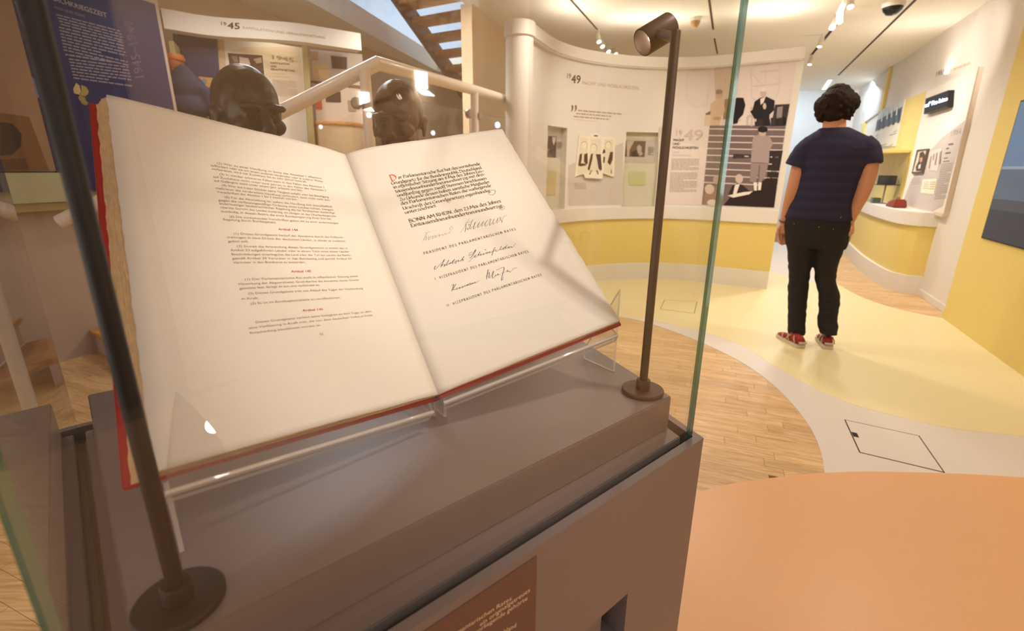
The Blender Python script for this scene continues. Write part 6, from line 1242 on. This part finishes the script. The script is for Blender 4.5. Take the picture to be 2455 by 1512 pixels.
limb(bd, [pp(1920, 570, .03), pp(1915, 668, .05), pp(1910, 790, .03)], [.070, .040, .030]); limb(bd, [pp(1990, 570, .03), pp(1979, 668, .05), pp(1985, 790, .03)], [.070, .040, .030])
def hand(mb, w_, tip, palm_n, side):
    """wrist point, direction of the fingers, palm normal; five separate fingers"""
    d = (tip - w_).normalized(); n_ = (palm_n - d * palm_n.dot(d)).normalized(); s_ = d.cross(n_) * side
    P = lambda a, b_, c: w_ + d * a + s_ * b_ + n_ * c
    mb.tube([P(-.01, 0, 0), P(.02, .002, 0), P(.05, .004, .002), P(.085, .004, .004)], [.026, .030, .035, .034], 14)
    for i, (off, L, r_) in enumerate(((.030, .068, .0085), (.011, .078, .009), (-.009, .072, .0085), (-.027, .056, .0075))):
        mb.tube(catmull([P(.070, off * .9, .003), P(.098, off, .004), P(.098 + L * .40, off * 1.04, .010), P(.098 + L * .72, off * 1.02, .022), P(.098 + L * .92, off, .036)], 3), r_, 10)
    mb.tube(catmull([P(.022, .022, .006), P(.045, .045, .014), P(.070, .052, .022), P(.095, .048, .030)], 3), [.013, .012, .012, .0115, .011, .011, .0105, .010, .0095, .009], 10)
HL = pp(1872, 590, .05); HR = pp(2030, 586, .06)
hand(bd, LA[-1], HL, xr * .55 - xd * .75, 1); hand(bd, RA[-1], HR, -xr * .7 - xd * .5, -1)
# head of the body
hC = pp(2004, 255, .05); face = (xd * .95 - xr * .30).normalized(); hb, hP = head_blob(hC, .98, face, neck=False); bd.v += []; bd.add(hb.v, hb.f)
body_ = remesh(bd, .0052, 3, .5).build('body', m_skin, man, smooth='all')
# T-shirt
sh = MB()
etube(sh, [sec(1885, 2034, 526, .118, .035), sec(1889, 2032, 516, .122, .035), sec(1900, 2036, 480, .118, .03), sec(1910, 2056, 435, .118, .03), sec(1921, 2078, 390, .122, .02), sec(1925, 2086, 358, .108, .012), sec(1934, 2078, 336, .088, .012), sec(1955, 2050, 318, .07, .015), sec(1971, 2030, 306, .058, .02)], 28)
limb(sh, [pp(1950, 345, .01), pp(1928, 365, .005), pp(1909, 400, 0)], [.072, .075, .080], 18); limb(sh, [pp(2066, 345, .02), pp(2084, 362, .012), pp(2086, 394, .0)], [.070, .070, .072], 18)
shm = remesh(sh, .0075, 5, .5, lambda p: .003 * noise.noise(V((p.x * 7, p.y * 7, p.z * 16))) + .002 * noise.noise(p * 30)); shm.build('t_shirt', m_shirt, man, smooth='all')
# jeans
jn = MB()
etube(jn, [sec(1890, 2030, 516, .108, .035), sec(1886, 2029, 545, .118, .03), sec(1887, 2026, 572, .118, .028), sec(1889, 2020, 592, .105, .03)], 28)
def leg(xs, y0=None): etube(jn, [sec(a, b_, y, d, k) for a, b_, y, d, k in xs], 20)
leg([(1888, 1954, 580, .10, .03), (1889, 1950, 610, .092, .03), (1890, 1944, 640, .078, .035), (1891, 1939, 668, .066, .04), (1889, 1938, 690, .068, .045), (1889, 1935, 715, .07, .05), (1889, 1933, 745, .062, .045), (1888, 1931, 770, .056, .035), (1888, 1932, 790, .058, .03), (1890, 1928, 802, .056, .028)])
leg([(1953, 2024, 580, .10, .03), (1953, 2014, 610, .092, .03), (1953, 2004, 640, .078, .035), (1955, 2002, 668, .066, .04), (1960, 2008, 690, .068, .045), (1963, 2012, 712, .07, .05), (1964, 2009, 745, .062, .045), (1961, 2007, 770, .056, .035), (1963, 2008, 790, .058, .03), (1966, 2006, 800, .054, .028)])
jm = remesh(jn, .007, 3, .5, lambda p: .0042 * noise.noise(V((p.x * 9, p.y * 9, p.z * 26))) * (1.5 if p.z < .62 else .7)); jm.build('jeans', m_jean, man, smooth='all')
for x, y in ((1904, 536), (1963, 544), (1998, 549), (2016, 521)): pk2 = MB(); pk2.ell(pp(x, y, -.088), (.004, .004, .004), None, 1); pk2.build('rivet', mat('brass_rivet', (196, 160, 84), .3, metal=.9), man, smooth='all')
# hair: thick mop with tufts
hm = MB(); u_ = ZU
for dx, dz, dy, r_ in ((0, .018, -.01, .112), (-.055, .010, 0, .078), (.058, .014, 0, .080), (0, .065, .0, .085), (-.045, -.045, -.01, .068), (.045, -.035, -.01, .070), (0, -.045, -.035, .072), (.02, .05, .05, .075), (-.03, .04, .05, .075)):
    hm.ell(hC + xr * dx + u_ * dz + xd * dy, (r_, r_, r_ * .92), None, 3)
hr2 = random.Random(5)
for i in range(46):
    a = hr2.uniform(0, 2 * math.pi); el = hr2.uniform(-.75, 1.0); d_ = (xr * math.cos(a) * math.cos(el) - xd * abs(math.sin(a)) * math.cos(el) * (1 if hr2.random() < .75 else -1) + u_ * math.sin(el)).normalized()
    p = hC + V((0, 0, .012)) + d_ * .105; hm.tube([p - d_ * .02, p + d_ * .012 + V((0, 0, -.014)), p + d_ * .022 + V((0, 0, -.036))], [.016, .011, .003], 7)
hmm = remesh(hm, .0055, 2, .5, lambda p: .005 * noise.noise(p * 38) + .004 * noise.noise(V((p.x * 90, p.y * 90, p.z * 35)))); hmm.build('hair', m_hair, man, smooth='all')
# bracelet
mb = MB(); wC = LA[-1] + (LA[-2] - LA[-1]) * .08; ax_ = (LA[-2] - LA[-1]).normalized(); q1 = ax_.cross(ZU).normalized(); q2 = ax_.cross(q1)
ringp = [wC + (q1 * math.cos(t) + q2 * math.sin(t)) * .0345 for t in [2 * math.pi * i / 20 for i in range(21)]]; mb.tube(ringp, .0045, 8, cap=False); lab(mb.build('bracelet', mat('bracelet', (70, 66, 60), .4, metal=.4), man, smooth='all'), 'dark bracelet on the left wrist')
# sneakers
m_red = mat('red_mesh_shoe', (150, 42, 30), .6, var=.1, scale=60, bump=.2); m_sole = mat('sole_white', (206, 196, 178), .6); m_sil = mat('silver_trim', (196, 180, 160), .4)
def shoe(heel, toe, L=.285):
    d = (toe - heel); d.z = 0; d.normalize(); r_ = V((d.y, -d.x, 0)); t = None
    P = lambda a, b_, c: V((heel.x, heel.y, 0)) + d * a * L + r_ * b_ + ZU * c
    up = MB(); prof = [(.03, .030, .030, .080), (.12, .036, .020, .098), (.28, .038, .016, .096), (.45, .040, .016, .082), (.62, .046, .016, .066), (.80, .046, .018, .054), (.93, .034, .020, .044), (.99, .018, .024, .034)]
    n_ = 14; vs = []
    for a, hw, z0, z1 in prof:
        for j in range(n_): th = 2 * math.pi * j / n_; vs.append(P(a, hw * math.cos(th) * (1 if math.sin(th) < 0 else .86), (z0 + z1) / 2 + (z1 - z0) / 2 * math.sin(th)))
    m_ = len(prof); up.add(vs, [(i * n_ + j, i * n_ + (j + 1) % n_, (i + 1) * n_ + (j + 1) % n_, (i + 1) * n_ + j) for i in range(m_ - 1) for j in range(n_)] + [tuple(range(n_ - 1, -1, -1)), tuple(range((m_ - 1) * n_, m_ * n_))])
    so = MB(); out = [(.0, .024), (.02, .034), (.10, .040), (.28, .041), (.45, .041), (.62, .048), (.80, .049), (.93, .038), (1.0, .02)]
    poly = [P(a, w_, .001) for a, w_ in out] + [P(a, -w_, .001) for a, w_ in reversed(out)]; so.prism(poly, (0, 0, .030))
    sh_ = up.build('sneaker', m_red, man, smooth='all'); so.build('sole', m_sole, sh_, bevel=.003)
    tr = MB()
    for s_ in (-1, 1):
        for a0, z0, a1, z1 in ((.10, .040, .22, .085), (.34, .034, .48, .078), (.48, .034, .36, .080), (.58, .034, .66, .062)):
            hw = .0415 if a0 < .5 else .0465; tr.tube([P(a0, s_ * hw, z0), P((a0 + a1) / 2, s_ * (hw - .001), (z0 + z1) / 2), P(a1, s_ * (hw - .012), z1)], .0045, 6)
    tr.tube([P(.0, -.026, .046), P(-.012, 0, .046), P(.0, .026, .046)], .010, 8); lab(tr.build('silver_stripes', m_sil, sh_, smooth='all'), 'silver side stripes and heel band')
    la = MB()
    for k in range(4): la.tube([P(.40 + k * .06, -.022, .084 - k * .006), P(.42 + k * .06, 0, .090 - k * .006), P(.40 + k * .06, .022, .084 - k * .006)], .0028, 6)
    la.build('laces', m_sole, sh_, smooth='all')
shoe(onz(1921, 836), onz(1853, 798)); shoe(onz(1984, 838), onz(1964, 806))

# ================================================================== WALL BEHIND THE PHOTOGRAPHER (seen as reflections in the panes)
def refl(x, y):      # where the sight line reflected in the front pane meets that wall
    d = ray(x, y); bF = .3215; db = d.dot(EY); t = (2 * bF - RB) / db; p = EYE + d * t; a = p.dot(EX); return ab(a, RB + .004, p.z)
wt = MB()
A_, B_, C_ = refl(1557, 70), refl(1242, 52), refl(1560, 16); sx = (B_ - A_).length; wd = text_geo('Menschen')[2]; full = text_geo('Menschen ist unantastbar')[2]
uu = (B_ - A_) / sx; uu = V((uu.x, uu.y, 0)).normalized(); hcap = (C_.z - A_.z)
def onw(x, y): return A_ + uu * x + ZU * y
put_text(wt, 'Menschen ist unantastbar', (84, 88, 66), (0, 0), (sx * full / wd, 0), (0, hcap), onw, bold=.015)
A2_, B2_, C2_ = refl(1543, 566), refl(1368, 560), refl(1545, 528); wd2 = (B2_ - A2_).length
def onw2(x, y): return A2_ + uu * x + ZU * y
put_text(wt, 'demo', (84, 88, 66), (0, 0), (wd2, 0), (0, C2_.z - A2_.z), onw2, bold=.015)
lab(wt.build('wall_lettering', m_print, wall_front), 'large grey lettering')

# added glow panels for daylight windows, and spot lamps, seen as bright reflections in the panes
m_dayglow = mat('daylight_glow', (235, 242, 255), .4, emit=14)
def refl_light(x, y, wpx, kind, label):
    p = refl(x, y); k = wpx * (p - EYE).length / F_PX; sx_ = EX; out = EY * 1.0
    if kind == 'leaf':
        t = thing('glow_panel', p, label, 'lamp'); mb = MB(); mb.prism([p - sx_ * k * .5 + EY * .012, p + sx_ * k * .5 + EY * .012, p + sx_ * k * .5 + EY * .012 + ZU * k * 1.15, p - sx_ * k * .5 + EY * .012 + ZU * k * 1.15], -EY * .006); mb.build('upright_leaf', m_dayglow, t)
        mb = MB(); q = p - ZU * k * .06 + EY * .012; mb.prism([q - sx_ * k * .5, q + sx_ * k * .5, q + sx_ * k * .5 + EY * k * .9 - ZU * k * .45, q - sx_ * k * .5 + EY * k * .9 - ZU * k * .45], -ZU * .006); mb.build('lower_leaf', m_dayglow, t)
        mb = MB(); mb.box(p + EY * .006 + ZU * k * .5, (k * .15, .004, k * .5), (EX, EY, ZU)); mb.build('bracket', m_white, t)
    else:
        t = thing('wall_spot', p, label, 'lamp'); mb = MB(); mb.lathe([(0, .012), (k * .5, .012), (k * .42, .02), (0, .022)], p, EY, n=20); mb.build('lens', m_dayglow, t, smooth=True)
        mb = MB(); mb.lathe([(0, .0), (k * .6, .0), (k * .6, .012), (0, .012)], p, EY, n=20); mb.build('housing', m_white, t, smooth=True)
refl_light(1494, 212, 34, 'leaf', 'added two-leaf glow panel for a daylight window, reflected beside the pale curved wall headline')
refl_light(1042, 214, 34, 'leaf', 'added two-leaf glow panel for a daylight window, reflected over the handrail right of the brown bust')
refl_light(1222, 300, 15, 'spot', 'small round wall spot reflected in front of the white pillar')
refl_light(916, 277, 13, 'spot', 'small round wall spot reflected on the brown bust')
